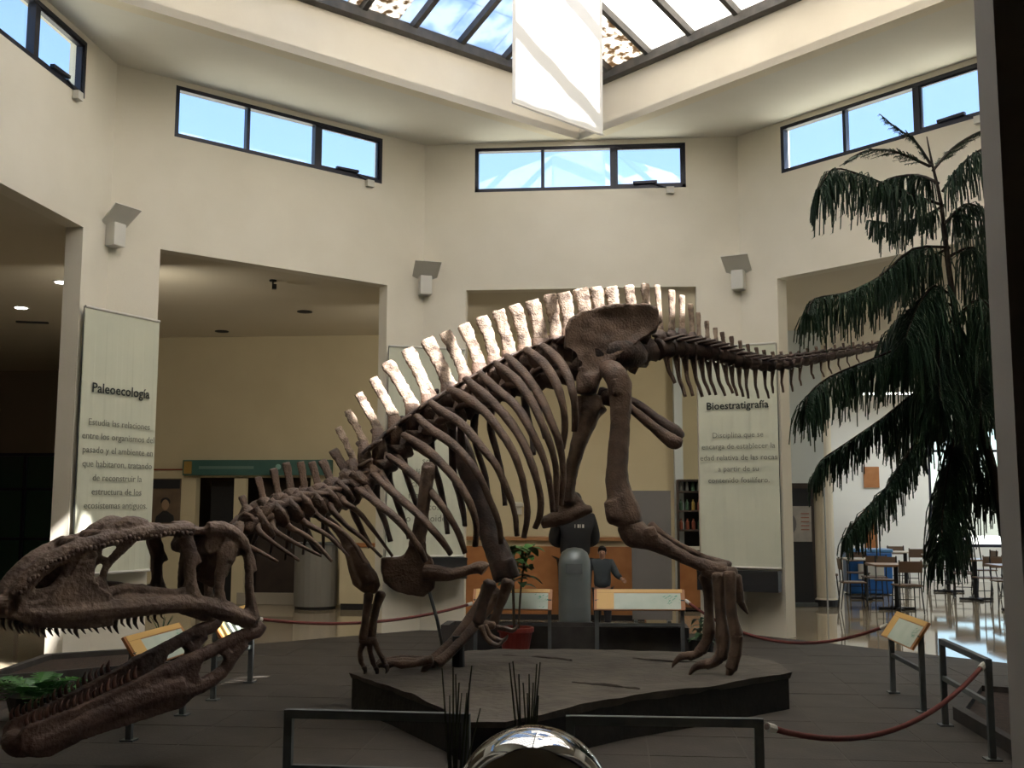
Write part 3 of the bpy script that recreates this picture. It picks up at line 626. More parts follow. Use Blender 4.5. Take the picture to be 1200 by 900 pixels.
for i, ((ax_, ay), (bx, by)) in enumerate(CHV):
    k = 1-i/34
    y = yc(ax_); mx_, my = (ax_*.55+bx*.45-1.5), (ay+by)/2
    P, R = path([(ax_, ay-3, 3.4*k), (mx_, my, 2.6*k), ((mx_+bx)/2+.3, (my+by)/2, 2.5*k), (bx, by, 2.1*k)], y)
    mb = MB(); mb.tube(P, R, 7, 3)
    lat = np.array([.5, -.6, 0])*.05*k; mb.tube([P[0]+lat+[0, 0, .02], P[1]], [.016*k, .014*k], 6); mb.tube([P[0]-lat+[0, 0, .02], P[1]], [.016*k, .014*k], 6)
    mb.build('chevron', M_bone, sk, smooth=True, rough=(.003, 14))
# tie bar along the back
P = [W(x, y, yc(x)-.05) for x, y in ((425, 531), (463, 498), (503, 470), (545, 446), (580, 425), (616, 410), (660, 394))]
MB().tube(P, .014, 6, 4).build('tie_bar', M_boneD, sk, smooth=True)
# ribs
RIB = [
 [(418, 573), (441, 589), (467, 610), (490, 640), (499, 657)],
 [(437, 556), (456, 573), (487, 600), (508, 622), (521, 638), (528, 649)],
 [(455, 534), (487, 558), (517, 592), (536, 622), (545, 648)],
 [(472, 509), (502, 528), (532, 560), (550, 588), (558, 615), (557, 640)],
 [(488, 487), (503, 501), (527, 518), (547, 537), (562, 560), (575, 588), (585, 615), (587, 637)],
 [(504, 471), (522, 484), (542, 498), (562, 521), (581, 545), (595, 576), (603, 600), (606, 628)],
 [(526, 455), (545, 465), (567, 482), (586, 505), (603, 533), (613, 565), (618, 600), (614, 630)],
 [(545, 443), (567, 462), (592, 487), (612, 517), (625, 550), (633, 580), (633, 603), (627, 619)],
 [(562, 436), (583, 457), (605, 476), (622, 504), (638, 540), (645, 572), (648, 600)],
 [(579, 425), (602, 442), (621, 467), (635, 496), (646, 525), (652, 555), (651, 600)],
 [(593, 416), (611, 434), (631, 461), (644, 490), (655, 518), (660, 555), (657, 592)],
 [(616, 409), (633, 422), (649, 443), (659, 472), (662, 500), (659, 526)],
 [(636, 405), (652, 419), (666, 442), (672, 465), (674, 490), (673, 505)]]
def reflect(p, c, n): return p-2*((p-c)@n)*n
for i, rb in enumerate(RIB):
    kx = rb[0][0]; n0 = len(rb); P = []; R = []
    dl = tan_at(kx); lat = np.array([dl[1], -dl[0], 0]); lat *= -1 if lat[1] > 0 else 1
    Cc = centre(kx+8)
    for j, (px, py) in enumerate(rb):
        f = j/(n0-1); o = .14+.40*math.sin(min(1, f*1.5)*math.pi/2)-.14*max(0, f-.55)/.45
        p = W(px, py, yc(kx)-o); P.append(p)
        R.append(lerp(f, [0, .08, .3, .6, 1], [4.2, 6.4, 6.0, 4.8, 3.6])*dep(p)/FPX)
    hd = Cc+np.array([0, 0, .02])
    for side in (0, 1):
        Q = [reflect(p, Cc, lat) if side else p for p in P]; h2 = hd
        mb = MB(); mb.tube(Q, R, 9, 5, flat=.72, side=lat)
        mb.tube([h2, h2*.5+Q[1]*.5+np.array([0, 0, -.02]), Q[1]*.6+Q[2]*.4], [R[0]*.9, R[1]*.7, R[1]*.6], 7, 3)      # head of the rib
        mb.add([Q[0], Q[1], Q[1]*.5+Q[2]*.5, h2*.55+Q[1]*.45, h2*.4+Q[0]*.6], [(0, 1, 2, 3, 4)])   # web between head and knob
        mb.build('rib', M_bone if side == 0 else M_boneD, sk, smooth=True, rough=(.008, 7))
CRB = [[(281, 634), (303, 646), (326, 659)], [(303, 622), (320, 636), (351, 657)], [(320, 620), (343, 635), (377, 652)], [(336, 615), (360, 629), (374, 641), (389, 658)], [(354, 610), (386, 629), (408, 652)], [(370, 603), (399, 622), (415, 638), (427, 660)], [(388, 596), (406, 616), (425, 631), (447, 653)], [(402, 588), (420, 600), (438, 622), (460, 652)]]
for rb in CRB:
    kx = rb[0][0]; dl = tan_at(kx); lat = np.array([dl[1], -dl[0], 0]); lat *= -1 if lat[1] > 0 else 1; Cc = centre(kx)
    P = []; R = []
    for j, (px, py) in enumerate(rb):
        p = W(px, py, yc(kx)-.16); P.append(p); R.append([4.2, 3.2, 2.6, 1.7][min(3, j if len(rb) == 4 else [0, 2, 3][j])]*dep(p)/FPX)
    for side in (0, 1):
        Q = [reflect(p, Cc, lat) if side else p for p in P]
        mb = MB(); mb.tube([Cc]+Q, [R[0]*1.5]+R, 7, 4); mb.build('neck_rib', M_bone if side == 0 else M_boneD, sk, smooth=True, rough=(.004, 10))
# ---- plates (ilium, pubis, shoulder)
def plate(poly, y, th, bulge=.0):
    P = [W(px, py, y(px) if callable(y) else y) for px, py in poly]; c = sum(P)/len(P)
    v = c-CAM; v[2] = 0; v /= np.linalg.norm(v)
    bm = bmesh.new(); a = [bm.verts.new(p-v*th/2) for p in P]; b = [bm.verts.new(p+v*th/2) for p in P]
    bm.faces.new(a); bm.faces.new(b[::-1])
    for i in range(len(P)): bm.faces.new((a[i], b[i], b[(i+1) % len(P)], a[(i+1) % len(P)]))
    bmesh.ops.triangulate(bm, faces=bm.faces); bm.verts.index_update()
    mb = MB(); mb.add([q.co[:] for q in bm.verts], [[q.index for q in f.verts] for f in bm.faces]); bm.free(); return mb
def addt(mb, pts, y, n=9, sub=3, flat=1., side=None, off=0.):
    P, R = path(pts, y, off); mb.tube(P, R, n, sub, flat=flat, side=side); return mb
ILI = [(661, 409), (663, 386), (669, 374), (683, 365), (707, 360), (733, 357), (760, 358), (769, 363), (773, 376), (770, 389), (753, 398), (735, 412), (717, 418), (707, 428), (703, 445), (700, 461), (688, 465), (674, 461), (676, 445), (684, 427), (677, 414), (668, 408)]
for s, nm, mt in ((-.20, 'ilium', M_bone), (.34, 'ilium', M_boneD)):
    mb = plate(ILI, lambda px: yc(px)+s, .15); addt(mb, [(690, 455, 10), (688, 440, 10)], lambda px: yc(px)+s-.02)
    if s > 5:
        addt(mb, [(690, 392, 12), (715, 386, 15), (745, 380, 13)], lambda px: yc(px)+s-.01, flat=.8)
        addt(mb, [(676, 408, 8), (688, 428, 9), (690, 455, 8)], lambda px: yc(px)+s-.03); addt(mb, [(735, 408, 5), (715, 416, 7), (704, 430, 6)], lambda px: yc(px)+s-.03)
    o = mb.build(nm, mt, sk, smooth=True, remesh=(.018, 9), rough=(.03, 4.2))
mb = MB(); mb.tube([W(690, 415, .05), W(730, 412, .15), W(745, 420, .25)], [.22, .20, .14], 10, 3, flat=.8, side=(0, 0, 1)); mb.build('sacrum', M_boneD, sk, smooth=True, rough=(.03, 6))
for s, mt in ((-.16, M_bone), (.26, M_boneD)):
    mb = MB(); yf = lambda px: .12+s*(.75 if px < 672 else 1)
    addt(mb, [(690, 463, 15), (690, 478, 18), (684, 500, 12), (675, 530, 9), (668, 560, 8), (664, 590, 9)], yf)
    addt(mb, [(705, 474, 10), (690, 490, 9)], yf)
    addt(mb, [(634, 614, 6), (648, 609, 9), (664, 603, 11), (680, 599, 8), (694, 596, 5)], .12+s*.5); addt(mb, [(668, 578, 7), (678, 594, 9)], .12+s*.3); mb2 = plate([(634, 614), (644, 605), (655, 597), (660, 584), (669, 584), (678, 592), (694, 594), (692, 601), (678, 606), (668, 613), (650, 618), (638, 618)], .12+s*.4, .11); mb.add(mb2.v, mb2.f); addt(mb, [(664, 588, 7), (655, 600, 8)], .12+s*.3)
    mb.build('pubis', mt, sk, smooth=True, remesh=(.018, 4), rough=(.012, 7))
bone('ischium', [(708, 466, 9), (728, 473, 7), (742, 481, 5), (765, 500, 6), (787, 517, 9), (796, 519, 7)], .0)
bone('ischium', [(705, 462, 9), (742, 472, 6), (768, 490, 6), (790, 505, 8), (797, 512, 7)], .3, M_boneD)
# ---- near hind leg
yl = -.22
mb = MB(); addt(mb, [(706, 432, 8, .05), (718, 436, 14), (726, 452, 15), (727, 490, 12.5), (725, 523, 12.5), (723, 550, 13.5), (725, 575, 15), (732, 597, 19), (737, 612, 18), (738, 618, 10)], yl)
addt(mb, [(718, 586, 12), (722, 606, 13), (724, 612, 8)], yl-.05); addt(mb, [(722, 446, 8), (724, 462, 8)], yl-.07)
f1 = mb.build('femur', M_bone, sk, smooth=True, remesh=(.017, 4), rough=(.014, 7))
mb = MB(); addt(mb, [(736, 612, 15), (744, 626, 18), (760, 632, 13), (788, 646, 8.5), (812, 658, 8), (834, 666, 9), (852, 668, 10)], yl); addt(mb, [(760, 618, 8), (765, 630, 8)], yl-.06)
mb.build('tibia', M_bone, sk, smooth=True, remesh=(.015, 4), rough=(.01, 8))
bone('fibula', [(762, 617, 7), (772, 624, 5), (796, 639, 4), (827, 654, 4), (853, 663, 6)], yl+.12)
bone('ankle_bone', [(826, 668, 8), (842, 672, 9), (860, 672, 8)], yl)
def digit(parts, y, mat=None):
    for nm, pts in parts: bone(nm, pts, y, mat, rough=(.004, 16), n=8)
digit([('metatarsal', [(826, 676, 8), (830, 694, 6), (831, 718, 5.5), (831, 741, 8)]), ('toe_bone', [(831, 743, 7.5), (828, 751, 6), (822, 762, 7)]), ('toe_bone', [(820, 763, 6.5), (815, 767, 5), (808, 769, 6)]), ('claw', [(807, 768, 5), (798, 770, 4.4), (791, 776, 2.8), (788, 782, .8)])], yl+.08, M_bone)
digit([('metatarsal', [(842, 675, 8.5), (843, 700, 6.5), (845, 725, 6.5), (847, 747, 9)]), ('toe_bone', [(847, 749, 8.5), (847, 760, 7), (845, 770, 8)]), ('toe_bone', [(843, 771, 7), (836, 776, 6), (828, 778, 6.5)]), ('claw', [(827, 778, 5.5), (818, 780, 5), (811, 786, 3), (807, 793, .8)])], yl-.06)
digit([('metatarsal', [(855, 673, 8), (856, 700, 6.5), (858, 722, 6.5), (863, 743, 8)]), ('toe_bone', [(863, 745, 8), (863, 755, 7), (861, 768, 8)]), ('toe_bone', [(861, 769, 7.5), (859, 776, 7), (857, 783, 7.5)]), ('claw', [(857, 783, 6), (855, 787, 5), (853, 792, 3)])], yl-.14)
digit([('metatarsal', [(863, 676, 6), (866, 690, 5), (867, 704, 5)]), ('claw', [(866, 703, 4), (871, 711, 3.4), (876, 719, 1)])], yl-.02)
# ---- far hind leg
mb = MB(); addt(mb, [(528, 485, 14, .55), (536, 512, 13, .5), (547, 545, 13, .45), (559, 578, 13, .4), (573, 622, 13.5, .3), (586, 654, 16, .22), (594, 678, 16, .18)], 0); addt(mb, [(594, 655, 8, .12), (601, 678, 10, .12)], 0)
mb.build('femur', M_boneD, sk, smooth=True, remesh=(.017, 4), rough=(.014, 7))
bone('tibia', [(574, 690, 11, .15), (566, 705, 8, .1), (548, 730, 6.5, .02), (528, 755, 6.5, -.1), (506, 776, 8, -.2)], 0)
bone('fibula', [(584, 694, 7, .1), (570, 715, 6, .05), (553, 737, 6, -.05), (532, 760, 6, -.18), (514, 776, 6.5, -.28)], 0)
for k, dy in enumerate((.18, 0, -.18)):
    e = 3-2*k
    digit([('metatarsal', [(505, 774-k*.5, 5.5), (488, 776-e*1.2, 4), (470, 777-e*1.5, 5.5)]), ('toe_bone', [(469, 777-e*1.5, 5), (462, 776-e, 4), (454, 778-e, 5)]), ('claw', [(453, 778-e, 4.5), (446, 778-e, 3.6), (440, 783-e, 1)])], -.28+dy, M_bone)
bone('claw', [(503, 776, 6), (497, 785, 4), (492, 792, 1)], -.4)
# ---- near arm
yn = -1.30
SH = [(494, 545), (498, 541), (506, 541), (510, 546), (509, 560), (505, 585), (501, 610), (498, 632), (500, 648), (508, 658), (512, 672), (509, 690), (497, 700), (480, 698), (462, 692), (450, 682), (446, 668), (447, 653), (462, 653), (474, 650), (481, 635), (486, 610), (490, 580)]
mb = plate(SH, yn+.03, .05); addt(mb, [(502, 547, 7), (497, 585, 7.5), (491, 620, 8), (487, 640, 10)], yn+.01)
mb.build('shoulder_blade', M_bone, sk, smooth=True, remesh=(.013, 4), rough=(.01, 9))
mb = MB(); addt(mb, [(496, 671, 10), (512, 672, 10), (530, 673, 7.5), (550, 668, 6), (563, 665, 8), (569, 668, 9)], yn); mb.build('humerus', M_bone, sk, smooth=True, remesh=(.011, 3), rough=(.006, 10))
bone('radius', [(574, 684, 8.5), (570, 695, 6.5), (565, 712, 6), (561, 728, 7.5)], yn+.02, M_boneD); bone('ulna', [(595, 682, 8), (591, 695, 6.5), (584, 714, 5.5), (578, 731, 6)], yn+.08)
bone('wrist_bone', [(560, 730, 6), (570, 733, 6), (578, 733, 5)], yn+.03)
for k, pts in enumerate(([(570, 731, 4), (582, 735, 3), (593, 737, 3.4)], [(568, 734, 4), (574, 744, 3), (581, 749, 3.4)], [(564, 735, 4), (569, 747, 3), (576, 754, 3.4)])):
    bone('hand_bone', pts, yn+.06-k*.07, rough=None); x, y, r = pts[-1]
    bone('claw', [(x, y, 3.4), (x+7, y+2, 2.8), (x+12, y-1, 2), (x+14, y-5, .6)], yn+.06-k*.07, M_tooth, rough=None)
# ---- far arm
mb = plate([(362, 596), (380, 600), (398, 614), (412, 632), (428, 655), (442, 672), (446, 686), (440, 696), (426, 695), (413, 685), (408, 668), (405, 652), (398, 632), (384, 614), (368, 604)], -.5, .06)
addt(mb, [(412, 640, 7), (424, 664, 11), (432, 684, 10)], -.52); mb.build('humerus', M_bone, sk, smooth=True, remesh=(.014, 4), rough=(.008, 8))
bone('radius', [(432, 697, 6), (430, 712, 4.5), (428, 730, 4.5), (426, 747, 6)], -.52); bone('ulna', [(446, 696, 6.5), (441, 712, 5), (437, 730, 5), (435, 747, 6)], -.46)
bone('wrist_bone', [(424, 750, 5), (432, 752, 6), (440, 751, 5)], -.5)
for pts in ([(426, 754, 4), (422, 764, 3), (423, 774, 3.4)], [(433, 755, 4), (434, 765, 3), (437, 775, 3.4)], [(440, 754, 4), (444, 764, 3), (449, 772, 3.4)]):
    bone('hand_bone', pts, -.5, rough=None); x, y, r = pts[-1]; bone('hand_bone', [(x, y+1, 3.2), (x+2, y+5, 2.6), (x+4, y+9, 3)], -.5, rough=None)
    bone('claw', [(x+4, y+8, 3.2), (x+5, y+13, 2.4), (x+3, y+17, .6)], -.52, M_boneD, rough=None)
# supports
MB().tube([W(537, 745, -.1), W(537, 796, -.1)], .055, 10).build('support_post', M_black, sk)
MB().tube([W(502, 690, -.7), W(512, 725, -.7), G(521, 770, .3)], .014, 8).build('support_rod', M_steel, sk)

# ---- skull and jaw
NB = W(300, 735, -2.35); dn = np.array([-.735, -.678, 0]); dn /= np.linalg.norm(dn); nn = np.array([dn[1], -dn[0], 0])   # near side plane
nn *= 1 if nn[1] > 0 else -1
def K(px, py, off=0.):
    d = ray(px, py); s = ((NB+nn*off-CAM)@nn)/(d@nn); return CAM+d*s
NT = K(12, 720); MBk, MT = NB+nn*.29, NT+nn*.11
md = (MT-MBk)*[1, 1, 0]; md /= np.linalg.norm(md); mn = np.array([md[1], -md[0], 0]); mn *= 1 if mn[1] > 0 else -1
def far(p): return p-2*((p-MBk)@mn)*mn
def kt(mb, pts, n=9, sub=4, both=True, off=0., flat=1.):
    P = [K(q[0], q[1], off+(q[3] if len(q) > 3 else 0)) for q in pts]; R = [q[2]*dep(p)/FPX for q, p in zip(pts, P)]
    mb.tube(P, R, n, sub, flat=flat, side=nn if flat != 1 else None)
    if both: mb.tube([far(p) for p in P], R, n, sub, flat=flat, side=nn if flat != 1 else None)
mb = MB()
RIDGE = [(18, 700, 11), (34, 679, 11), (60, 657, 11), (94, 641, 10), (125, 633, 9), (160, 626, 9), (200, 621, 8), (226, 621, 8)]
kt(mb, RIDGE)
kt(mb, [(18, 716, 10), (45, 720, 13), (75, 720, 14), (110, 716, 14), (150, 712, 13), (190, 709, 11), (225, 707, 11), (255, 714, 11), (280, 722, 10), (297, 728, 9)])
kt(mb, [(90, 704, 15), (97, 680, 14), (104, 655, 10), (116, 642, 8)], flat=.6); kt(mb, [(70, 705, 15), (80, 690, 14), (88, 668, 9), (94, 645, 8)], flat=.6); kt(mb, [(50, 712, 14), (110, 706, 15), (130, 704, 12)], flat=.6)
kt(mb, [(120, 694, 9), (121, 676, 4.5), (126, 662, 5), (140, 646, 6), (155, 632, 6)], flat=.7)
kt(mb, [(104, 690, 8), (112, 684, 8), (122, 684, 6)], flat=.6); kt(mb, [(108, 660, 6), (118, 656, 5), (128, 658, 4)], flat=.6)
kt(mb, [(22, 706, 12), (34, 699, 9), (48, 697, 8), (64, 691, 8), (80, 672, 8), (88, 655, 7)], flat=.7)
kt(mb, [(40, 690, 8, .06), (60, 675, 9, .06), (75, 665, 8, .06)], both=True, flat=.4)
kt(mb, [(122, 696, 7), (150, 690, 7, .05), (180, 694, 7, .04), (208, 697, 7)], flat=.8)
kt(mb, [(216, 628, 9), (222, 646, 9), (223, 668, 6.5), (224, 685, 7), (228, 700, 9)]); kt(mb, [(226, 648, 6), (234, 660, 4)]); kt(mb, [(214, 690, 4), (207, 698, 5)])
kt(mb, [(226, 703, 10), (243, 711, 8), (256, 712, 9)])
kt(mb, [(243, 620, 9), (262, 620, 9), (279, 629, 8), (286, 640, 7)]); kt(mb, [(268, 636, 8), (264, 652, 9), (259, 668, 7), (257, 690, 6), (259, 710, 8)])
kt(mb, [(284, 634, 8), (290, 650, 6), (292, 675, 5), (293, 700, 6), (297, 726, 9)]); kt(mb, [(272, 714, 7), (262, 708, 7), (258, 700, 5)]); kt(mb, [(291, 648, 5), (296, 660, 4.5), (299, 670, 3)])
# roof between the two ridges, with the low bump over the nasals
rn = [K(q[0], q[1]-3) for q in RIDGE]+[K(245, 618), K(276, 625)]
for i in range(len(rn)-1):
    a, b = rn[i], rn[i+1]; c, d = far(b), far(a); th = np.array([0, 0, -.05]); mb.prism([a, b, c, d], th)
kt(mb, [(124, 624, 7, .05), (150, 614, 10, .05), (172, 617, 8, .05)])
for i in (3, 4, 5): mb.tube([rn[i], far(rn[i])], .05, 8, 4)
a, b = K(250, 655), K(282, 665); mb.tube([(a+far(a))/2, (b+far(b))/2], [.13, .16], 10, 3)
a = K(280, 640); mb.tube([a, far(a)], .07, 8, 4); a = K(250, 640); mb.tube([a, far(a)], .06, 8, 4)
a = K(16, 712); mb.tube([a, (a+far(a))/2+md*.05, far(a)], [.06, .065, .06], 9, 4)
pal = [K(40, 708), K(110, 706), K(180, 702), K(225, 702)]
for i in range(3): mb.prism([pal[i], pal[i+1], far(pal[i+1]), far(pal[i])], (0, 0, .03))
def kplate(mb, poly, th=.06, off=0., both=True):
    P = [K(px, py, off) for px, py in poly]
    for sd in ((0, 1) if both else (0,)):
        Q = [far(p) for p in P] if sd else P; v = -nn if not sd else mn
        bm = bmesh.new(); a = [bm.verts.new(p-v*th/2) for p in Q]; b = [bm.verts.new(p+v*th/2) for p in Q]; bm.faces.new(a); bm.faces.new(b[::-1])
        for i in range(len(Q)): bm.faces.new((a[i], b[i], b[(i+1) % len(Q)], a[(i+1) % len(Q)]))
        bmesh.ops.triangulate(bm, faces=bm.faces); bm.verts.index_update(); mb.add([q.co[:] for q in bm.verts], [[q.index for q in f.verts] for f in bm.faces]); bm.free()
kplate(mb, [(10, 722), (28, 731), (45, 735), (94, 737), (132, 733), (127, 696), (116, 690), (106, 684), (103, 674), (108, 660), (110, 646), (100, 648), (90, 656), (80, 674), (68, 694), (50, 702), (28, 708)], .09)
kplate(mb, [(262, 630), (280, 638), (273, 660), (263, 674), (254, 668), (255, 645)], .05)
kplate(mb, [(248, 704), (264, 706), (276, 716), (287, 715), (293, 702), (301, 720), (302, 736), (284, 735), (262, 728), (244, 722)], .06)
kplate(mb, [(208, 636), (226, 634), (228, 700), (212, 702), (217, 680), (216, 655)], .05)
M_skull = pm('skull_fossil', (.085, .055, .043), (.24, .165, .125), 6, .6, .6, bscale=45, sharp=(.25, .75))
skull = mb.build('skull', M_skull, sk, smooth=True, remesh=(.0095, 3), rough=(.007, 22))
skull['label'] = 'greyish brown skull with wide side openings'
mb = MB()
random.seed(3)
# rugose knobs along the brow ridge
for i in range(40):
    f = i/39; px = 24+f*200; py = lerp(px, [q[0] for q in RIDGE], [q[1] for q in RIDGE])+random.uniform(1, 6)
    p = K(px, py, -.05); mb.ball(p, random.uniform(.010, .018), 6, 5); mb.ball(far(p), random.uniform(.010, .018), 6, 5)
mb.build('brow_knobs', M_skull, skull, smooth=True)['kind'] = 'stuff'
def tooth(px, py, L, dirx, both, mat, parent, up=1):
    p = K(px, py); sc = dep(p)/FPX; tipp = K(px+dirx, py+L*up); mid = (p*.5+tipp*.5)+md*.012
    for sd in ((0, 1) if both else (0,)):
        q = [far(x) if sd else x for x in (p, mid, tipp)]
        MB().tube(q, [.42*abs(L)*sc*.55, .3*abs(L)*sc*.55, .002], 6, 2, flat=.7, side=nn).build('tooth', mat, parent, smooth=True)
random.seed(5)
for i in range(24):
    px = 12+i*7.7; py = lerp(px, [12, 45, 75, 110, 150, 190], [726, 731, 733, 730, 724, 719]); tooth(px, py, random.uniform(9, 17)*(1 if px < 160 else .75), 4, True, M_tooth, skull)
mb = MB()
kt(mb, [(33, 873, 14), (48, 870, 16), (66, 863, 16), (94, 849, 16), (130, 832, 16), (166, 818, 17), (200, 806, 18), (214, 800, 16)], flat=.7)
kt(mb, [(195, 790, 13), (214, 780, 11), (232, 770, 9), (258, 757, 8), (280, 747, 9), (300, 740, 9), (309, 731, 6)], flat=.8)
kt(mb, [(205, 808, 16), (228, 806, 10), (246, 798, 9), (262, 785, 8), (272, 770, 8), (285, 752, 9)], flat=.8); kt(mb, [(262, 770, 9), (268, 762, 9)], flat=.8)
kplate(mb, [(22, 862), (30, 850), (76, 833), (128, 811), (166, 793), (204, 774), (224, 768), (238, 770), (231, 788), (236, 806), (212, 829), (151, 848), (94, 867), (57, 887), (34, 887), (22, 876)], .075)
a = K(33, 874); mb.tube([a, (a+far(a))/2+md*.03, far(a)], [.07, .075, .07], 9, 4)
M_jaw = pm('dark_reddish_jaw_fossil', (.062, .034, .028), (.15, .09, .07), 6, .6, .5, bscale=45, sharp=(.3, .75))
jaw = mb.build('lower_jaw', M_jaw, sk, smooth=True, remesh=(.0105, 3), rough=(.007, 16))
jaw['label'] = 'dark reddish lower jaw hanging open'
for i in range(17):
    px = 32+i*7.9; py = lerp(px, [32, 60, 94, 130, 166], [850, 839, 825, 808, 792]); tooth(px, py, random.uniform(10, 16), 2, True, M_toothR, jaw, up=-1)

# ================================================================== BARRIER: stands, rails, ropes
M_board = pm('pale_green_print', (.50, .56, .48), (.42, .50, .42), 4, .5)
M_wood = pm('orange_wood_veneer', (.40, .17, .055), (.33, .13, .04), 5, .5)
M_yel = pm('orange_yellow_print', (.62, .38, .12), None, rough=.5)
M_grn = pm('green_print', (.06, .30, .18), None, rough=.5)
def stand(a, b, zt, face, label, board=True, mid=True, group='exhibit label stands'):
    """two posts at a and b (floor points); face = horizontal direction the sloping board faces"""
    a, b = np.array([*a, 0.]), np.array([*b, 0.]); r = (b-a)/np.linalg.norm(b-a); n = np.array([*face, 0.]); n /= np.linalg.norm(n)
    t = thing('label_stand' if board else 'guard_rail', label, 'sign' if board else 'railing', (*((a+b)/2)[:2], 0), group)
    for q in (a, b):
        MB().bar(q+[0, 0, .01], q+[0, 0, zt], .042, .042, up=r).build('post', M_steel, t); MB().box((q[0], q[1], .006), (.1, .1, .012)).build('foot_plate', M_steel, t)
    if mid: MB().bar(a+[0, 0, zt*.55], b+[0, 0, zt*.55], .03, .035).build('cross_bar', M_steel, t)
    if not board: MB().bar(a+[0, 0, zt-.02], b+[0, 0, zt-.02], .042, .042).build('top_bar', M_steel, t); return t
    lo = n*.07+np.array([0, 0, zt-.12]); hi = -n*.08+np.array([0, 0, zt+.10]); nv = np.cross(r, hi-lo); nv = nv/np.linalg.norm(nv)*.02; nv *= 1 if nv[2] > 0 else -1
    e = r*.03
    bd = MB().prism([a-e+lo, b+e+lo, b+e+hi, a-e+hi], nv).build('board', M_wood, t)
    if nv@n < 0: pass
    top = nv*1.12
    def patch(nm, u0, u1, v0, v1, mt, lift=1.):
        q = lambda u, v: a+(b-a)*u+lo+(hi-lo)*v+top*lift
        MB().prism([q(u0, v0), q(u1, v0), q(u1, v1), q(u0, v1)], nv*.05).build(nm, mt, bd)
    flip = (r@np.array([1, 0, 0]) < 0)
    patch('printed_sheet', .02, .98, .03, .80, M_board); patch('orange_strip', .0, 1., .83, 1., M_yel, 1.05); patch('orange_block', .0, .20, .03, .82, M_yel, 1.08)
    g = MB(); random.seed(int(abs(a[0]*100)))
    for k in range(26):
        u, v = .86+random.gauss(0, .05), .5+random.gauss(0, .14)
        q = lambda u, v: a+(b-a)*u+lo+(hi-lo)*v+top*1.10
        u = min(.96, u); v = min(.76, max(.08, v)); w = random.uniform(.008, .03)
        g.prism([q(u, v), q(u+w, v+w), q(u+w*1.2, v+w*3)], nv*.03)
    g = g.build('green_plant_print', M_grn, bd); g['kind'] = 'stuff'
    return t
stand((-1.15, 2.94), (-.30, 3.0), .63, (0, -1), 'label stand beside the red flowerpot, left of the grey bin')
stand((.24, 3.06), (1.22, 3.14), .63, (0, -1), 'label stand right of the grey bin, in front of the child')
stand((2.97, .80), (2.97, -.17), .62, (-.3, 0), 'label stand with tilted board on the right, before the cafeteria')
stand((-3.04, -1.89), (-3.04, -.92), .62, (1, 0), 'label stand seen between the open jaws, nearer of the two on the left')
stand((-3.05, -.22), (-3.05, .75), .62, (1, 0), 'label stand behind the jaw joint, farther of the two on the left')
stand((-1.22, -4.06), (-.31, -4.08), .64, (0, -1), 'grey steel guard rail left of the mirror ball', board=False, group='steel guard rails')
stand((.21, -4.08), (1.13, -4.06), .64, (0, -1), 'grey steel guard rail right of the mirror ball', board=False, group='steel guard rails')
stand((2.98, -.72), (2.94, -1.88), .66, (1, 0), 'grey steel guard rail by the tree planter at right', board=False, group='steel guard rails')
def rope(p, q, sag, label, rad=.016):
    p, q = np.array(p), np.array(q); t = thing('barrier_rope', label, 'rope', (p+q)/2*[1, 1, 0], 'red barrier ropes')
    P = [p+(q-p)*f-np.array([0, 0, 4*sag*f*(1-f)]) for f in np.linspace(0, 1, 17)]
    MB().tube(P, rad, 7).build('cord', M_rope, t, smooth=True)
    for a, b in ((P[0], P[1]), (P[-1], P[-2])): MB().tube([a, a*.6+b*.4], rad*1.35, 8).build('end_ferrule', M_lampw, t)
rope((-3.02, .77, .60), (-1.19, 2.93, .58), .12, 'red rope on the left from behind the jaw to the flowerpot stand')
rope((1.26, 3.15, .62), (2.95, .84, .60), .30, 'red rope from the stand by the child past the hind foot')
rope((1.17, -4.05, .60), (2.92, -1.86, .62), .22, 'red rope in the right foreground between two guard rails')

# ================================================================== MIRROR BALL, REEDS
M_mirror = pm('mirror_chrome', (.33, .34, .35), None, rough=.03, metal=1.)
c = W(625, 949, -6.3); t = thing('mirror_ball', 'large mirrored ball on a dark pedestal at bottom centre', 'mirror ball', (c[0], c[1], 0))
MB().ball(c, .238, 48, 32).build('ball', M_mirror, t, smooth=True); z = c[2]-.23
MB().lathe([(.17, 0), (.17, .03), (.07, .06), (.05, .30), (.06, z-.03), (.12, z), (.12, z+.02)], (c[0], c[1], 0), 24).build('pedestal', M_black, t)
M_reed = pm('dark_reed_stem', (.020, .025, .012), (.04, .045, .02), 20, .7)
M_pot = pm('dark_planter', (.02, .018, .016), None, rough=.8); M_soil = pm('dark_soil', (.05, .028, .018), (.025, .015, .01), 18, .95, .6)
def reeds(cx, cy, spec, label, potr):
    t = thing('reed_clump', label, 'reeds', (cx, cy, 0), 'dark reed clumps')
    MB().lathe([(potr*.75, 0), (potr, .42), (potr*.9, .43), (potr*.88, .36), (.01, .36)], (cx, cy, 0), 18).build('pot', M_pot, t)
    for (bx, by, tx, ty) in spec:
        b = W(bx, by, cy); T = W(tx, ty, cy+random.uniform(-.06, .06)); b[2] = .34; b = np.array([cx+(b[0]-cx)*.5, cy+random.uniform(-.05, .05), .34])
        md_ = (b+T)/2+[random.uniform(-.01, .01), 0, 0]; MB().tube([b, md_, T], [.006, .005, .0025], 5, 4).build('stem', M_reed, t)
random.seed(4)
q = W(535, 900, -5.0); reeds(q[0], -5.0, [(535, 890, x, y) for x, y in ((518, 783), (531, 782), (534, 790), (538, 800), (541, 812), (547, 812), (550, 800), (553, 780), (527, 815), (563, 830))], 'tall thin dark reeds left of the mirror ball', .11)
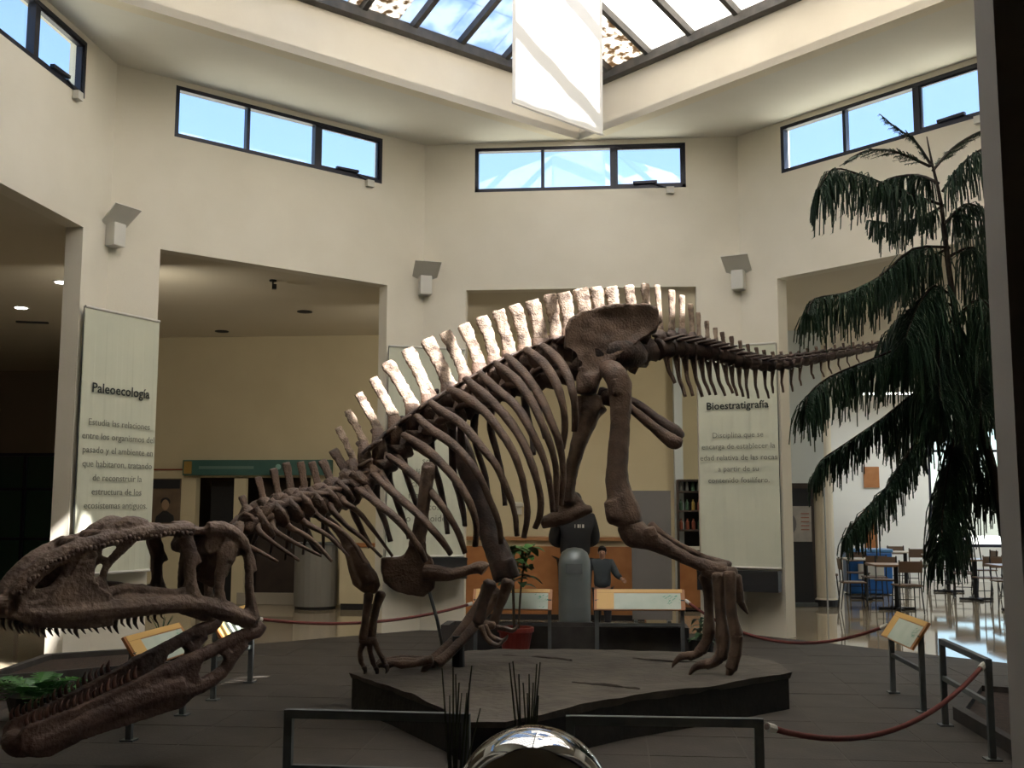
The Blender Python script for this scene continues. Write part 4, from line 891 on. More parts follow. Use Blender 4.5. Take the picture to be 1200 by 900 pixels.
q = W(618, 900, -5.3); reeds(q[0], -5.3, [(618, 890, x, y) for x, y in ((597, 777), (601, 775), (608, 790), (613, 800), (618, 812), (625, 800), (629, 778), (633, 776), (620, 790), (631, 815))], 'tall thin dark reeds right behind the mirror ball', .12)

# ================================================================== PLANTS
def leaf_mat(name, a, b): return pm(name, a, b, 9, .45)
M_leaf = leaf_mat('green_leaf', (.03, .10, .02), (.06, .17, .035)); M_leafd = leaf_mat('dark_green_leaf', (.012, .05, .016), (.03, .085, .03)); M_stem = pm('brown_stem', (.05, .035, .02), None, rough=.8)
def leaf(p, d, L, w, mat, parent, droop=.3, nm='leaf'):
    p, d = np.array(p), np.array(d, float); d /= np.linalg.norm(d); s = np.cross(d, (0, 0, 1)); s /= np.linalg.norm(s)+1e-9
    V = []
    for i in range(6):
        f = i/5; c = p+d*L*f-np.array([0, 0, droop*L*f*f]); ww = w*math.sin(math.pi*min(.97, .08+f*.92))**.8
        up = np.array([0, 0, .25*ww]); V += [c-s*ww+up, c, c+s*ww+up]
    F = [(3*i+k, 3*i+k+1, 3*i+k+4, 3*i+k+3) for i in range(5) for k in (0, 1)]
    return MB().add(V, F).build(nm, mat, parent, smooth=True)
t = thing('potted_plant', 'leafy green plant in a red pot behind the forelegs', 'plant', (-.66, 2.66, 0)); random.seed(11)
MB().lathe([(.13, 0), (.19, .30), (.205, .30), (.205, .35), (.18, .35), (.17, .31), (.01, .31)], (-.66, 2.66, 0), 22).build('pot', pm('red_pot', (.20, .025, .018), None, rough=.5), t)
for k in range(3):
    ph = k*2.1; P = [np.array([-.66+.03*math.cos(ph), 2.66+.03*math.sin(ph), .3]), np.array([-.66+.06*math.cos(ph), 2.66+.06*math.sin(ph), .8]), np.array([-.64+.10*math.cos(ph), 2.66+.1*math.sin(ph), 1.2])]
    MB().tube(P, [.013, .011, .007], 6, 4).build('stem', M_stem, t)
    for j in range(17):
        a = random.uniform(0, 6.28); q = P[1]*(1-min(1, j/11))+P[2]*min(1, j/11); leaf(q, (math.cos(a), math.sin(a), random.uniform(.1, .9)), random.uniform(.18, .29), random.uniform(.045, .07), M_leaf if j > 5 else M_leafd, t, .5)
t = thing('leafy_shrub', 'low dark leafy plant right of the child label stand', 'plant', (1.42, 3.05, 0))
MB().lathe([(.12, 0), (.16, .2), (.15, .2), (.01, .18)], (1.42, 3.05, 0), 16).build('pot', M_pot, t)
for k in range(26):
    a = random.uniform(0, 6.28); z = random.uniform(.18, .42); leaf((1.42, 3.05, z), (math.cos(a), math.sin(a), random.uniform(.2, .9)), random.uniform(.14, .24), .035, M_leafd, t, .6)
t = thing('fern', 'bright green fern at the lower left edge beside the jaw', 'plant', (-4.05, -1.35, 0)); random.seed(8)
MB().lathe([(.16, 0), (.22, .22), (.2, .22), (.01, .2)], (-4.05, -1.35, 0), 18).build('pot', M_pot, t)
M_fern = leaf_mat('fern_green', (.03, .12, .02), (.05, .17, .03))
for k in range(20):
    a = k*2.4; L = random.uniform(.32, .5); el = random.uniform(.4, 1.1); mb = MB(); p0 = np.array([-4.05, -1.35, .2]); d = np.array([math.cos(a), math.sin(a), el])/math.hypot(1, el); s = np.array([-math.sin(a), math.cos(a), 0])
    P = [p0+d*L*f-np.array([0, 0, .5*L*f*f]) for f in np.linspace(0, 1, 9)]; mb.tube(P, .004, 4)
    for i in range(1, 9):
        for sg in (-1, 1):
            w = .10*math.sin(math.pi*(.15+.85*i/9)); mb.add([P[i], P[i]+s*sg*w+d*.03, P[i]+s*sg*w*.9+d*.05-[0, 0, .015], P[i]+d*.035], [(0, 1, 2, 3)])
    mb.build('frond', M_fern, t)
t = thing('small_potted_plant', 'small orange pot with a thin plant seen through the jaws', 'plant', (-4.35, 1.7, 0))
MB().lathe([(.09, 0), (.13, .2), (.145, .2), (.145, .24), (.12, .24), (.01, .21)], (-4.35, 1.7, 0), 18).build('pot', pm('orange_pot', (.34, .07, .03), None, rough=.6), t)
for k in range(7):
    a = k*.9; MB().tube([(-4.35, 1.7, .2), (-4.35+.05*math.cos(a), 1.7+.05*math.sin(a), .4), (-4.35+.12*math.cos(a), 1.7+.12*math.sin(a), .52)], [.006, .005, .002], 5, 3).build('stem', M_leafd, t)
def planter(poly, h, label, lip=.06):
    c = np.mean(poly, axis=0); t = thing('planter_bed', label, 'planter', (c[0], c[1], 0)); n = len(poly)
    inn = [tuple(c+(np.array(p)-c)*(1-lip/np.linalg.norm(np.array(p)-c)*1.6)) for p in poly]; mb = MB()
    for i in range(n):
        j = (i+1) % n; mb.prism([(*poly[i], 0), (*poly[j], 0), (*inn[j], 0), (*inn[i], 0)], (0, 0, h))
    mb.build('kerb', pm('planter_kerb', (.035, .03, .027), (.05, .045, .04), 6, .85), t); MB().prism([(*p, .0) for p in inn], (0, 0, h-.05)).build('soil', M_soil, t); return t
planter([(-1.6, 3.25), (1.3, 3.25), (1.3, 3.75), (-1.6, 3.75)], .30, 'long low dark planter wall behind the two centre label stands')
planter([(3.12, -.45), (3.12, -2.2), (4.6, -2.2), (4.6, .4), (3.7, .75)], .10, 'planter bed of brown soil under the pine tree')
planter([(-5.0, -.6), (-3.55, .65), (-4.4, 1.5), (-5.2, .9)], .22, 'low dark planter bed at left behind the fern')

# ---- hanging pine
M_needle = pm('dark_pine_needles', (.010, .034, .014), (.026, .062, .030), 6, .6); M_bark = pm('dark_bark', (.028, .02, .014), (.05, .035, .025), 20, .9, .5)
TY = -1.0; t = thing('norfolk_pine', 'tall drooping Norfolk pine growing in the right planter bed', 'tree', (3.55, -1.0, 0)); random.seed(21)
TR = [(1195, 838), (1190, 760), (1180, 640), (1166, 560), (1150, 500), (1135, 445), (1120, 370), (1110, 300), (1103, 240), (1092, 190), (1086, 160)]
tp = [W(x, y, TY) for x, y in TR]; tp[0][2] = .03; MB().tube(tp, [.05, .045, .04, .036, .033, .03, .026, .022, .016, .010, .004], 8, 3).build('trunk', M_bark, t, smooth=True)
BR = [ # polyline px, depth offset at the tip, twig length px, density
 ([(1092, 195), (1072, 165), (1050, 150), (1036, 138)], .1, 16, 1.0, 1), ([(1090, 195), (1050, 178), (1018, 176), (995, 186)], -.2, 18, 1.0, 1), ([(1093, 200), (1115, 175), (1140, 158), (1160, 150)], .3, 20, 1., 1),
 ([(1104, 240), (1062, 226), (1012, 206), (976, 198), (960, 222)], -.3, 44, 1.3, 0), ([(1107, 240), (1085, 252), (1052, 262), (1018, 258)], .4, 26, 1.2, 0), ([(1104, 225), (1125, 195), (1150, 175), (1170, 180)], -.3, 36, 1.2, 0),
 ([(1107, 262), (1130, 240), (1150, 245), (1170, 270)], .3, 50, 1.2, 0), ([(1100, 215), (1075, 205), (1040, 210), (1030, 225)], .5, 30, 1.2, 0),
 ([(1112, 290), (1070, 292), (1030, 325), (992, 343), (955, 350), (946, 368)], -.4, 40, 1.5, 0), ([(1113, 290), (1090, 300), (1060, 300), (1050, 330)], .5, 50, 1.2, 0), ([(1114, 300), (1140, 290), (1160, 320), (1172, 360)], .2, 55, 1.2, 0),
 ([(1120, 360), (1085, 350), (1055, 375), (1040, 410)], .4, 60, 1.4, 0), ([(1122, 370), (1150, 350), (1170, 380)], -.3, 60, 1.4, 0), ([(1118, 350), (1095, 335), (1075, 360), (1060, 400)], -.3, 60, 1.4, 0),
 ([(1130, 410), (1075, 402), (1020, 422), (972, 442), (948, 462), (944, 480)], -.3, 42, 1.5, 0), ([(1135, 440), (1085, 452), (1035, 490), (988, 522), (962, 540), (953, 558)], .2, 30, 1.5, 0),
 ([(1133, 430), (1100, 470), (1072, 520), (1040, 570), (1008, 604), (992, 628)], -.3, 32, 1.6, 0), ([(1137, 450), (1120, 510), (1108, 570), (1104, 620), (1106, 650)], -.2, 42, 1.7, 0), ([(1137, 450), (1110, 470), (1060, 490), (1042, 520)], .5, 30, 1.3, 0),
 ([(1148, 490), (1140, 530), (1150, 570), (1165, 585)], .3, 38, 1.3, 0), ([(1135, 440), (1112, 420), (1090, 440), (1078, 480)], .3, 60, 1.5, 0), ([(1128, 400), (1150, 400), (1165, 430), (1172, 470)], .2, 50, 1.3, 0),
 ([(1120, 370), (1105, 390), (1100, 430), (1102, 470)], -.4, 50, 1.5, 0), ([(1150, 500), (1128, 540), (1118, 590), (1120, 640)], .3, 36, 1.5, 0), ([(1122, 385), (1140, 410), (1148, 450), (1150, 480)], -.4, 46, 1.4, 0)]
for pl, dy, tw, dens, mode in BR:
    n0 = len(pl); P = [W(x, y, TY+dy*i/(n0-1)) for i, (x, y) in enumerate(pl)]; mb = MB(); mb.tube(P, [lerp(i/(n0-1), [0, 1], [.013, .004]) for i in range(n0)], 5, 3); br = mb.build('branch', M_bark, t)
    P = np.array(P); seg = np.linalg.norm(np.diff(P, axis=0), axis=1); cum = np.concatenate([[0], np.cumsum(seg)]); L = cum[-1]; nt_ = int(L*(190 if not mode else 120)*dens); fm = MB(); V = []; Fq = []
    for k in range(nt_):
        f = (k+random.random())/nt_; s_ = L*(.10+.9*f); p = np.array([np.interp(s_, cum, P[:, c]) for c in range(3)])
        d0 = np.array([np.interp(min(L, s_+.03), cum, P[:, c]) for c in range(3)])-np.array([np.interp(max(0, s_-.03), cum, P[:, c]) for c in range(3)]); d0 /= np.linalg.norm(d0)+1e-9
        sd = np.cross(d0, (0, 0, 1)); sd /= np.linalg.norm(sd)+1e-9; sg = random.choice((-1, 1))
        ln = tw/FPX*8.8*random.uniform(.5, 1.35)*(1.12 if not mode else 1)*(1 if f < .8 else 1.-.4*(f-.8)/.2)
        if mode: dr = d0*.75+sd*sg*.8+np.array([0, 0, -.05]); g = .12
        else: dr = d0*random.uniform(-.05, .6)+sd*sg*random.uniform(.1, .85)+np.array([0, 0, random.uniform(-.15, .3)]); g = random.uniform(.75, 1.1)
        p1 = p+dr*ln*.35-[0, 0, g*ln*.12]; p2 = p+dr*ln*.55-np.array([0, 0, g*ln*.5]); p3 = p+dr*ln*(.62 if not mode else .95)-np.array([0, 0, g*ln*.95])
        b = len(V); rad = .0055
        for q in (p, p1, p2, p3):
            V += [q+[rad, 0, 0], q+[-rad*.5, rad*.87, 0], q+[-rad*.5, -rad*.87, 0]]
        Fq += [(b+3*i+c, b+3*i+(c+1) % 3, b+3*i+3+(c+1) % 3, b+3*i+3+c) for i in range(3) for c in range(3)]
        for i in range(11):
            f2 = .1+.9*i/10; q = (p*(1-f2*3)+p1*f2*3 if f2 < .333 else p1*(2-f2*3)+p2*(f2*3-1) if f2 < .667 else p2*(3-f2*3)+p3*(f2*3-2)); a = random.uniform(0, 6.28); nl = random.uniform(.018, .034)
            e = np.array([math.cos(a)*.8, math.sin(a)*.8, -.5])*nl; w = np.array([-math.sin(a), math.cos(a), .3])*.0028; b = len(V); V += [q-w, q+w, q+e]; Fq.append((b, b+1, b+2))
    fm.add(V, Fq); fo = fm.build('foliage', M_needle, br); fo['kind'] = 'stuff'

# ================================================================== BIN, COUNTER, KIOSK, REAR-GALLERY THINGS
t = thing('litter_bin', 'grey capsule-shaped litter bin behind the planter wall', 'bin', (-.08, 5.0, 0)); M_bin = pm('grey_metal_bin', (.17, .19, .19), (.14, .16, .16), 3, .35, metal=.3)
MB().lathe([(.25, 0), (.25, .16), (.23, .18)], (-.08, 5.0, 0), 24).build('base', M_bin, t)
MB().lathe([(.212, .18), (.215, .22), (.215, .93), (.205, 1.0), (.17, 1.09), (.10, 1.14), (.02, 1.155)], (-.08, 5.0, 0), 28).build('body', M_bin, t, smooth=True)
MB().prism([(-.19, 4.775, .82), (.03, 4.775, .82), (.03, 4.775, .95), (-.19, 4.775, .95)], (0, .012, 0)).build('flap', M_steel, t)
t = thing('reception_counter', 'orange wooden reception counter behind the plant and bin', 'counter', (-.45, 7.0, 0))
MB().box((-.45, 7.3, .55), (2.75, .55, 1.10)).build('front_panel', M_wood, t); MB().box((-.45, 7.28, 1.215), (2.85, .6, .05)).build('worktop', pm('worktop_wood', (.34, .17, .07), None, rough=.4), t)
MB().box((-.45, 7.3, 1.14), (2.7, .5, .1)).build('cream_band', M_gall, t); MB().box((-.45, 7.01, .04), (2.7, .03, .08)).build('kick_plate', M_black, t)
t = thing('grey_board', 'tall plain grey partition board behind the knee joint', 'board', (1.0, 6.6, 0)); MB().box((1.0, 6.6, 1.0), (.58, .06, 1.88)).build('panel', pm('grey_felt', (.16, .15, .14), None, rough=.9), t)
for x in (.76, 1.24): MB().box((x, 6.6, .03), (.05, .35, .06)).build('foot', M_steel, t)
t = thing('wall_telephone', 'small white box fixed on rear wall above the plant', 'telephone', (-1.2, 9.16, 1.6)); MB().box((-1.2, 9.17, 1.68), (.13, .06, .22)).build('box_body', M_lampw, t, bevel=.01); MB().box((-1.2, 9.12, 1.74), (.2, .05, .07)).build('handset', M_lampw, t, bevel=.01)
t = thing('snack_kiosk', 'dark shelf unit with small goods beside the right pier', 'shelf', (1.78, 8.75, 0))
MB().box((1.78, 9.05, 1.08), (.5, .04, 2.16)).build('back_panel', M_black, t)
for x in (1.52, 2.04): MB().box((x, 8.85, 1.08), (.03, .42, 2.16)).build('side_panel', M_door, t)
for z in (.05, 1.0, 1.32, 1.64, 1.96, 2.15): MB().box((1.78, 8.85, z), (.5, .42, .03)).build('shelf', M_door, t)
MB().box((1.78, 8.66, .52), (.5, .03, .92)).build('front_panel', M_wood, t); MB().box((1.78, 8.62, 1.03), (.54, .1, .06)).build('light_ledge', M_lampw, t)
random.seed(2); lbl = ('second shelf', 'third shelf', 'top shelf'); k = 0
for z, ln in ((1.335, 'lowest open shelf'), (1.655, 'middle open shelf'), (1.975, 'topmost shelf')):
    for i in range(5):
        x = 1.58+i*.1; cc = random.choice(((.25, .07, .04), (.3, .2, .05), (.06, .12, .07), (.2, .2, .18)))
        o = MB().lathe([(.026, 0), (.03, .02), (.03, .12), (.012, .15), (.012, .18)], (0, 0, 0), 10).build('bottle', pm('bottle_colour', cc, None, rough=.35)); o.location = (x, 8.8, z); tag(o, '%s small bottle from the left on the %s of the kiosk' % (('first', 'second', 'third', 'fourth', 'fifth')[i], ln), 'bottle', 'bottles on the %s' % ln)
# rear-left display booth
M_teal = pm('teal_sign_panel', (.045, .13, .11), (.035, .11, .09), 3, .5)
t = thing('booth_sign', 'long dark teal sign board over the rear doorway', 'sign', (-5.9, 9.1, 2.25))
MB().box((-5.85, 9.12, 2.39), (2.7, .14, .27)).build('panel', M_teal, t); MB().box((-7.1, 9.04, 2.39), (.14, .02, .22)).build('yellow_end', pm('dull_yellow', (.30, .19, .04), None, rough=.6), t)
MB().box((-6.4, 9.045, 2.39), (1.0, .01, .05)).build('pale_line', pm('pale_teal', (.13, .22, .19), None, rough=.6), t); MB().ball((-5.45, 9.04, 2.40), .05, 10, 8, (1, .2, 1)).build('emblem', pm('pale_emblem', (.22, .42, .38), None, rough=.6), t)
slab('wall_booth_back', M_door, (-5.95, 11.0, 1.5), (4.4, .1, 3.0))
for x, lb in ((-6.62, 'left'), (-5.55, 'right')):
    t = thing('door_panel', 'dark %s door panel inside the rear doorway' % lb, 'door', (x, 9.7, 0), None); MB().box((x, 9.7, 1.08), (.9 if lb == 'right' else .55, .06, 2.16)).build('leaf', M_black if lb == 'left' else M_door, t); MB().tube([(x+.2, 9.64, .95), (x+.2, 9.64, 1.15)], .012, 6).build('handle', M_steel, t)
slab('trim_3', M_gall, (-6.15, 9.15, 1.1), (.22, .1, 2.2)); slab('trim_4', pm('pale_base', (.35, .31, .25), None, rough=.7), (-5.6, 9.12, .1), (1.1, .06, .2))
t = thing('display_case', 'grey curved display case left of the middle pier', 'cabinet', (-4.5, 8.3, 0)); MB().lathe([(.36, .05), (.36, 1.06)], (-4.56, 8.45, 0), 24).build('curved_body', pm('dull_grey_case', (.20, .19, .17), None, rough=.5), t); MB().lathe([(.34, 0), (.34, .05)], (-4.56, 8.45, 0), 24).build('base', M_black, t); MB().lathe([(.38, 1.06), (.38, 1.10)], (-4.56, 8.45, 0), 24).build('top', M_steel, t)
t = thing('low_cabinet', 'cream low cabinet with wooden top beside the grey case', 'cabinet', (-3.75, 8.4, 0)); MB().box((-3.72, 8.5, .56), (.78, .45, .92)).build('body', M_gall, t); MB().box((-3.72, 8.5, 1.06), (.84, .5, .06)).build('top', M_wood, t); MB().box((-3.72, 8.5, .05), (.74, .4, .1)).build('plinth', M_black, t)
t = thing('portrait_poster', 'brown poster with a dark-haired portrait left of the doorway', 'poster', (-7.55, 9.17, 1.4)); M_pos = pm('brown_poster', (.16, .11, .065), (.12, .08, .05), 5, .7)
MB().box((-7.55, 9.18, 1.80), (.56, .03, .80)).build('sheet', M_pos, t); MB().box((-7.55, 9.155, 2.10), (.54, .012, .16)).build('heading_band', M_black, t)
MB().prism([(-7.72, 9.16, 1.42), (-7.36, 9.16, 1.42), (-7.38, 9.16, 1.54), (-7.50, 9.16, 1.62), (-7.58, 9.16, 1.62), (-7.70, 9.16, 1.52)], (0, -.006, 0)).build('shoulders_print', M_black, t)
MB().ball((-7.54, 9.16, 1.73), .085, 14, 10, (.85, .08, 1.15)).build('face_print', pm('sepia_skin', (.30, .2, .12), None, rough=.7), t); MB().ball((-7.54, 9.163, 1.785), .095, 14, 10, (.95, .06, .8)).build('hair_print', M_black, t)
o = MB().box((-7.7, 9.19, 2.36), (.9, .012, .025)).build('wall_stripe', pm('red_line', (.28, .06, .03), None, rough=.8)); tag(o, 'thin red stripe on rear wall above the portrait poster', 'stripe')

# ================================================================== CAFETERIA
t = thing('exhibit_poster_stand', 'upright display poster with pale top and dark base in the doorway', 'poster', (3.66, 9.9, 0)); y = 9.9
MB().box((3.66, y, 1.05), (.52, .03, 1.98)).build('sheet', M_black, t); MB().box((3.68, y-.02, 1.42), (.46, .012, .62)).build('pale_print', pm('pale_grey_print', (.36, .33, .29), (.28, .26, .23), 5, .8), t)
MB().ball((3.53, y-.03, 1.42), .12, 14, 10, (1, .08, 1.5)).build('grey_figure_print', pm('mid_grey_print', (.14, .13, .13), None, rough=.8), t)
for i in range(5): MB().box((3.80, y-.03, 1.60-i*.07), (.14, .006, .018)).build('text_bar', pm('reddish_print', (.30, .12, .09), None, rough=.8), t)
MB().box((3.66, y, .03), (.6, .3, .06)).build('base', M_steel, t)
M_ttop = pm('pale_table_top', (.55, .50, .42), None, rough=.25); M_ttopw = pm('brown_table_top', (.26, .14, .07), None, rough=.3); M_seat = pm('brown_chair_wood', (.12, .07, .04), None, rough=.5)
def table(x, y, mat, label, rz=0.):
    t = thing('cafe_table', label, 'table', (x, y, 0), 'cafeteria tables'); MB().box((x, y, .745), (.85, .75, .03), rz).build('table_top', mat, t, bevel=.008); MB().tube([(x, y, .03), (x, y, .73)], .04, 10).build('pedestal', M_black, t)
    mb = MB(); mb.box((x, y, .02), (.6, .07, .04), rz); mb.box((x, y, .02), (.07, .6, .04), rz); mb.build('foot', M_black, t)
tabs = [(5.2, 11.6), (7.2, 11.6), (7.3, 13.6), (5.2, 9.4), (7.2, 9.4), (9.2, 13.8), (9.2, 11.4), (6.9, 15.3)]
tl = ['pale cafe table beside the blue bin near the column', 'brown cafe table behind the label stand', 'pale cafe table below the left edge of the big window', 'brown cafe table nearest the column', 'brown cafe table nearest the tree planter', 'pale cafe table directly under the big window', 'brown cafe table at the right edge by the pillar', 'farthest pale cafe table by the white wall']
for (x, y), l, mm in zip(tabs, tl, (M_ttop, M_ttopw, M_ttop, M_ttopw, M_ttopw, M_ttop, M_ttopw, M_ttop)): table(x, y, mm, l)
ch0 = thing('cafe_chair', 'thin black framed chair at a cafeteria table', 'chair', (0, 0, 0), 'cafeteria chairs')
MB().box((0, 0, .45), (.40, .40, .025)).build('seat', M_seat, ch0, bevel=.01); MB().prism([(-.19, .19, .66), (.19, .19, .66), (.19, .21, .84), (-.19, .21, .84)], (0, .018, 0)).build('backrest', M_seat, ch0)
for sx in (-1, 1):
    MB().tube([(sx*.17, -.17, .44), (sx*.19, -.21, 0)], .011, 6).build('leg', M_black, ch0); MB().tube([(sx*.17, .17, .44), (sx*.19, .23, 0)], .011, 6).build('leg', M_black, ch0)
    MB().tube([(sx*.17, .18, .44), (sx*.175, .2, .86)], .011, 6).build('back_post', M_black, ch0)
MB().tube([(-.18, -.19, .2), (.18, -.19, .2)], .008, 5).build('stretcher', M_black, ch0)
first = True; k = 0; random.seed(9)
for (x, y), l in zip(tabs, tl):
    for j, (dx, dy, rz) in enumerate(((0, -.66, math.pi), (0, .66, 0), (.72, 0, -math.pi/2), (-.72, 0, math.pi/2))):
        if j == 3 and x > 6.6: continue
        if j == 2 and x < 5.5: continue
        side = ('near', 'far', 'right', 'left')[j]; lb = 'thin black framed chair on the %s side of the %s' % (side, l.split(' cafe table')[0]+' table'+l.split('cafe table')[1])
        lb = ' '.join(lb.split()[:16]); rz += random.uniform(-.25, .25)
        if first: ch0.location = (x+dx, y+dy, 0); ch0.rotation_euler = (0, 0, rz); ch0['label'] = lb; first = False
        else: dup(ch0, (x+dx, y+dy, 0), rz, lb)
t = thing('blue_drinks_chest', 'bright blue plastic chest beside the column in the cafeteria', 'chest', (5.55, 13.0, 0)); M_blue = pm('bright_blue_plastic', (.02, .13, .42), None, rough=.35)
MB().box((5.55, 13.0, .42), (.85, .6, .82)).build('body', M_blue, t, bevel=.03); MB().box((5.55, 13.0, .86), (.88, .63, .07)).build('lid', pm('light_blue_lid', (.10, .28, .55), None, rough=.35), t, bevel=.02); MB().box((5.55, 12.685, .45), (.5, .012, .3)).build('pale_label', M_lampw, t)
t = thing('orange_wall_sign', 'small orange sign on the white cafeteria wall', 'sign', (6.62, 16.96, 2.3)); MB().box((6.62, 16.97, 2.45), (.36, .03, .5)).build('panel', M_wood, t)
t = thing('orange_roll_banner', 'narrow orange standing banner before the white cafeteria wall', 'banner', (6.4, 16.3, 0)); MB().box((6.4, 16.3, .95), (.3, .03, 1.5)).build('sheet', M_wood, t); MB().box((6.4, 16.3, .03), (.36, .2, .06)).build('base', M_black, t); MB().tube([(6.4, 16.33, .05), (6.4, 16.33, 1.72)], .01, 6).build('support_pole', M_steel, t)

# ================================================================== PEOPLE
M_skin = pm('skin', (.36, .20, .13), (.32, .17, .11), 8, .55); M_hair = pm('black_hair', (.010, .008, .007), None, rough=.6)
def skinfig(name, joints, edges, mat, parent, sub=2, root=0):
    me = bpy.data.meshes.new('tmp'); me.from_pydata([j[:3] for j in joints], edges, []); o = bpy.data.objects.new('tmp', me); COL.objects.link(o)
    o.modifiers.new('s', 'SKIN'); q = o.modifiers.new('u', 'SUBSURF'); q.levels = sub; q.render_levels = sub
    for i, j in enumerate(joints):
        v = me.skin_vertices[0].data[i]; r = j[3]; v.radius = r if hasattr(r, '__len__') else (r, r); v.use_root = (i == root)
    dg = bpy.context.evaluated_depsgraph_get(); dg.update(); n = bpy.data.meshes.new_from_object(o.evaluated_get(dg)); n.name = name; bpy.data.objects.remove(o)
    n.materials.clear(); n.materials.append(mat)
    for p in n.polygons: p.use_smooth = True
    r = bpy.data.objects.new(name, n); COL.objects.link(r); r.parent = parent; ORG[r.name] = np.zeros(3); return r
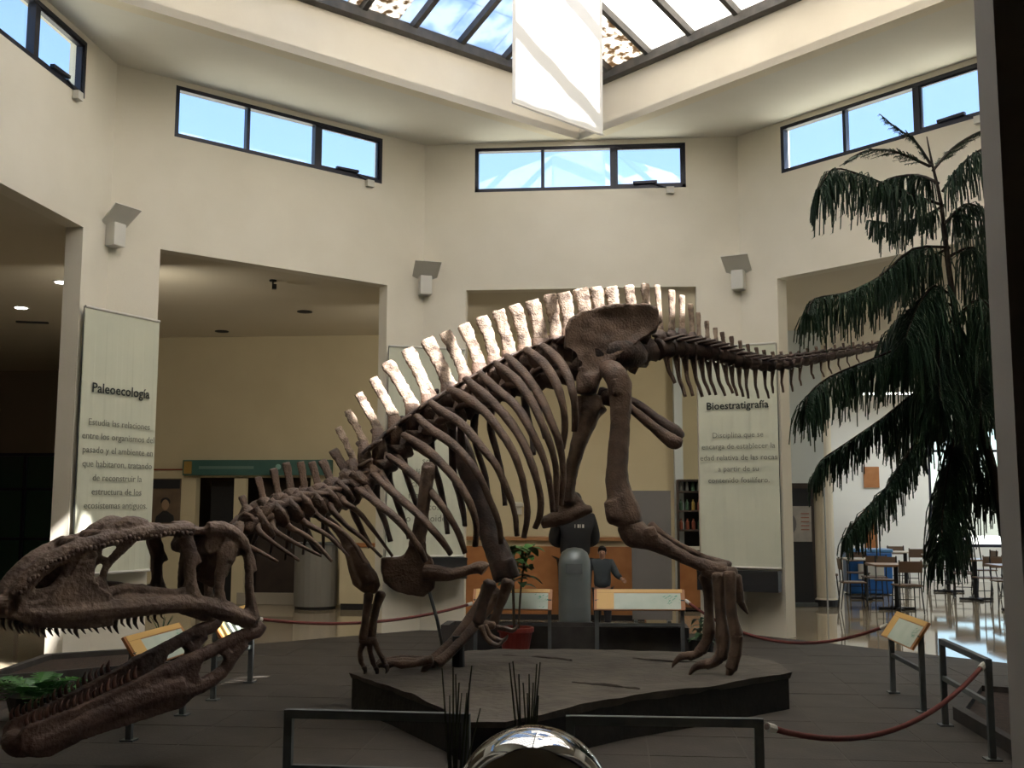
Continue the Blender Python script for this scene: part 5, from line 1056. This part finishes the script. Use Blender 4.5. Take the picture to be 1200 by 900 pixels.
def person(loc, rz, H, label, shirt, trousers, pose, build=1., hood=False):
    """figure facing local -y, standing; pose gives elbow and hand points (fractions of H) for both arms"""
    t = thing('person', label, 'person', loc); t.rotation_euler = (0, 0, rz); ORG[t.name] = np.zeros(3); h = H; g = build
    J = []; Ed = []
    def add(x, y, z, r, par=None): J.append((x*h, y*h, z*h, r*h if not hasattr(r, '__len__') else (r[0]*h, r[1]*h))); (Ed.append((par, len(J)-1)) if par is not None else None); return len(J)-1
    pel = add(0, 0, .52, (.085*g, .06*g)); wa = add(0, 0, .61, (.078*g, .055*g), pel); chs = add(0, 0, .72, (.095*g, .062*g), wa); nb = add(0, .005, .815, (.05, .04), chs); nk = add(0, 0, .855, .03, nb)
    hd = add(0, -.008, .90, (.045, .054), nk); add(0, -.004, .955, (.048, .058), hd); 
    shirtJ = []; hands = []
    for s in (-1, 1):
        sh = add(s*.10*g, 0, .795, .040*g, chs); el = pose['elbow'][s]; ha = pose['hand'][s]
        e_ = add(*el, .027*g, sh); w_ = add(*(np.array(el)*.12+np.array(ha)*.88), .017, e_); d = np.array(ha)-np.array(el); d /= np.linalg.norm(d)
        pm_ = add(*(np.array(ha)+d*.022), (.021, .013), w_); hands.append((np.array(ha)+d*.03, d, s)); shirtJ.append((s, el, ha))
        hp = add(s*.05*g, 0, .485, .056*g, pel); kn = add(s*.055*g, -.012, .275, .037*g, hp); an = add(s*.058*g, .012, .05, .024, kn); add(s*.06*g, -.055, .018, (.022, .015), an)
        side = np.cross(d, (0, -1, 0)); side /= np.linalg.norm(side)+1e-9
        for k in range(4):
            o = (k-1.5)*.0105; b0 = np.array(ha)+d*.03+side*o; L = (.040, .047, .044, .034)[k]
            f1_ = add(*(b0+d*.006), .0058, pm_); f2_ = add(*(b0+d*L*.55+np.array([0, -.004, 0])), .0054, f1_); add(*(b0+d*L+np.array([0, -.014, 0])), .0046, f2_)
        b0 = np.array(ha)+d*.008+side*.022*(-s); t1 = add(*b0, .0068, w_); add(*(b0+d*.028+side*.010*(-s)), .0056, t1)
    body = skinfig('body', J, Ed, M_skin, t, 1)
    # clothing
    J = []; Ed = []; c = 1.13
    a = add(0, 0, .465, (.10*g*c, .08*g*c)); b = add(0, 0, .61, (.09*g*c, .068*g*c), a); d_ = add(0, 0, .73, (.108*g*c, .075*g*c), b); add(0, .004, .815, (.055, .045), d_)
    for s, el, ha in shirtJ:
        q = add(s*.10*g, 0, .793, .050*g*c, d_); e_ = add(*el, .036*g*c, q); add(*(np.array(el)*.16+np.array(ha)*.84), .027*g*c, e_)
    skinfig('jacket', J, Ed, shirt, t, 2)
    J = []; Ed = []; a = add(0, 0, .55, (.105*g*c, .08*g*c))
    for s in (-1, 1): q = add(s*.05*g, 0, .47, .063*g*c, a); k_ = add(s*.055*g, -.012, .275, .046*g*c, q); add(s*.058*g, .010, .035, .037*c, k_)
    skinfig('trousers', J, Ed, trousers, t, 2)
    for s in (-1, 1): MB().ball((s*.06*h, -.025*h, .021*h), .022*h, 12, 8, (.95, 2.3, .95)).build('shoe', M_black, t, smooth=True)
    mb = MB(); mb.ball((0, .008*h, .952*h), .058*h, 16, 12, (.93, 1.06, 1.0)); mb.ball((0, .026*h, .925*h), .05*h, 14, 10, (.98, .8, 1.05)); hr = mb
    o = hr.build('hair', M_hair, t, smooth=True)
    me = o.data
    for v in me.vertices:            # hairline: pull the front of the cap up clear of the face
        if v.co.y < -.008*h and v.co.z < .968*h: v.co.y = .004*h 
    fc = MB(); fc.tube([(0, -.062*h, .93*h), (0, -.074*h, .912*h), (0, -.060*h, .905*h)], [.004*h, .008*h, .006*h], 8); fc.build('nose', M_skin, t, smooth=True)
    for s in (-1, 1):
        MB().ball((s*.019*h, -.056*h, .930*h), .0055*h, 8, 6, (1.2, .6, .7)).build('eye', M_black, t); MB().ball((s*.052*h, 0, .922*h), .014*h, 8, 6, (.45, .8, 1.2)).build('ear', M_skin, t); MB().tube([(s*.010*h, -.060*h, .946*h), (s*.028*h, -.056*h, .946*h)], .0016*h, 5).build('eyebrow', M_hair, t)
    MB().ball((0, -.056*h, .888*h), .012*h, 8, 6, (1.2, .4, .35)).build('mouth', pm('lips', (.25, .09, .07), None, rough=.5), t)
    return t
M_jk = pm('black_jacket', (.006, .006, .007), None, rough=.8); M_grey = pm('dark_grey_sweater', (.045, .055, .06), (.035, .045, .05), 9, .9); M_trs = pm('dark_trousers', (.02, .02, .024), None, rough=.9)
person((.28, 5.95, 0), -.05, 1.14, 'small dark-haired child in a dark grey sweater standing beside the bin', M_grey, M_trs, {'elbow': {-1: (-.17, .0, .70), 1: (.17, .0, .66)}, 'hand': {-1: (-.26, -.05, .72), 1: (.25, -.07, .60)}}, 1.12)
ad = person((-.12, 6.4, 0), math.pi+.2, 1.90, 'adult in a black jacket behind the bin, seen from behind', M_jk, M_trs, {'elbow': {-1: (-.165, -.04, .63), 1: (.165, -.04, .63)}, 'hand': {-1: (-.06, -.13, .60), 1: (.06, -.13, .60)}}, 1.22)
mb = MB()
for i, (x, w) in enumerate(((-.09, .025), (-.05, .012), (-.02, .025), (.03, .012))): mb.box((x, .182, 1.42), (w, .006, .05))
mk = mb.build('white_back_print', M_lampw, ad); mk['kind'] = 'stuff'
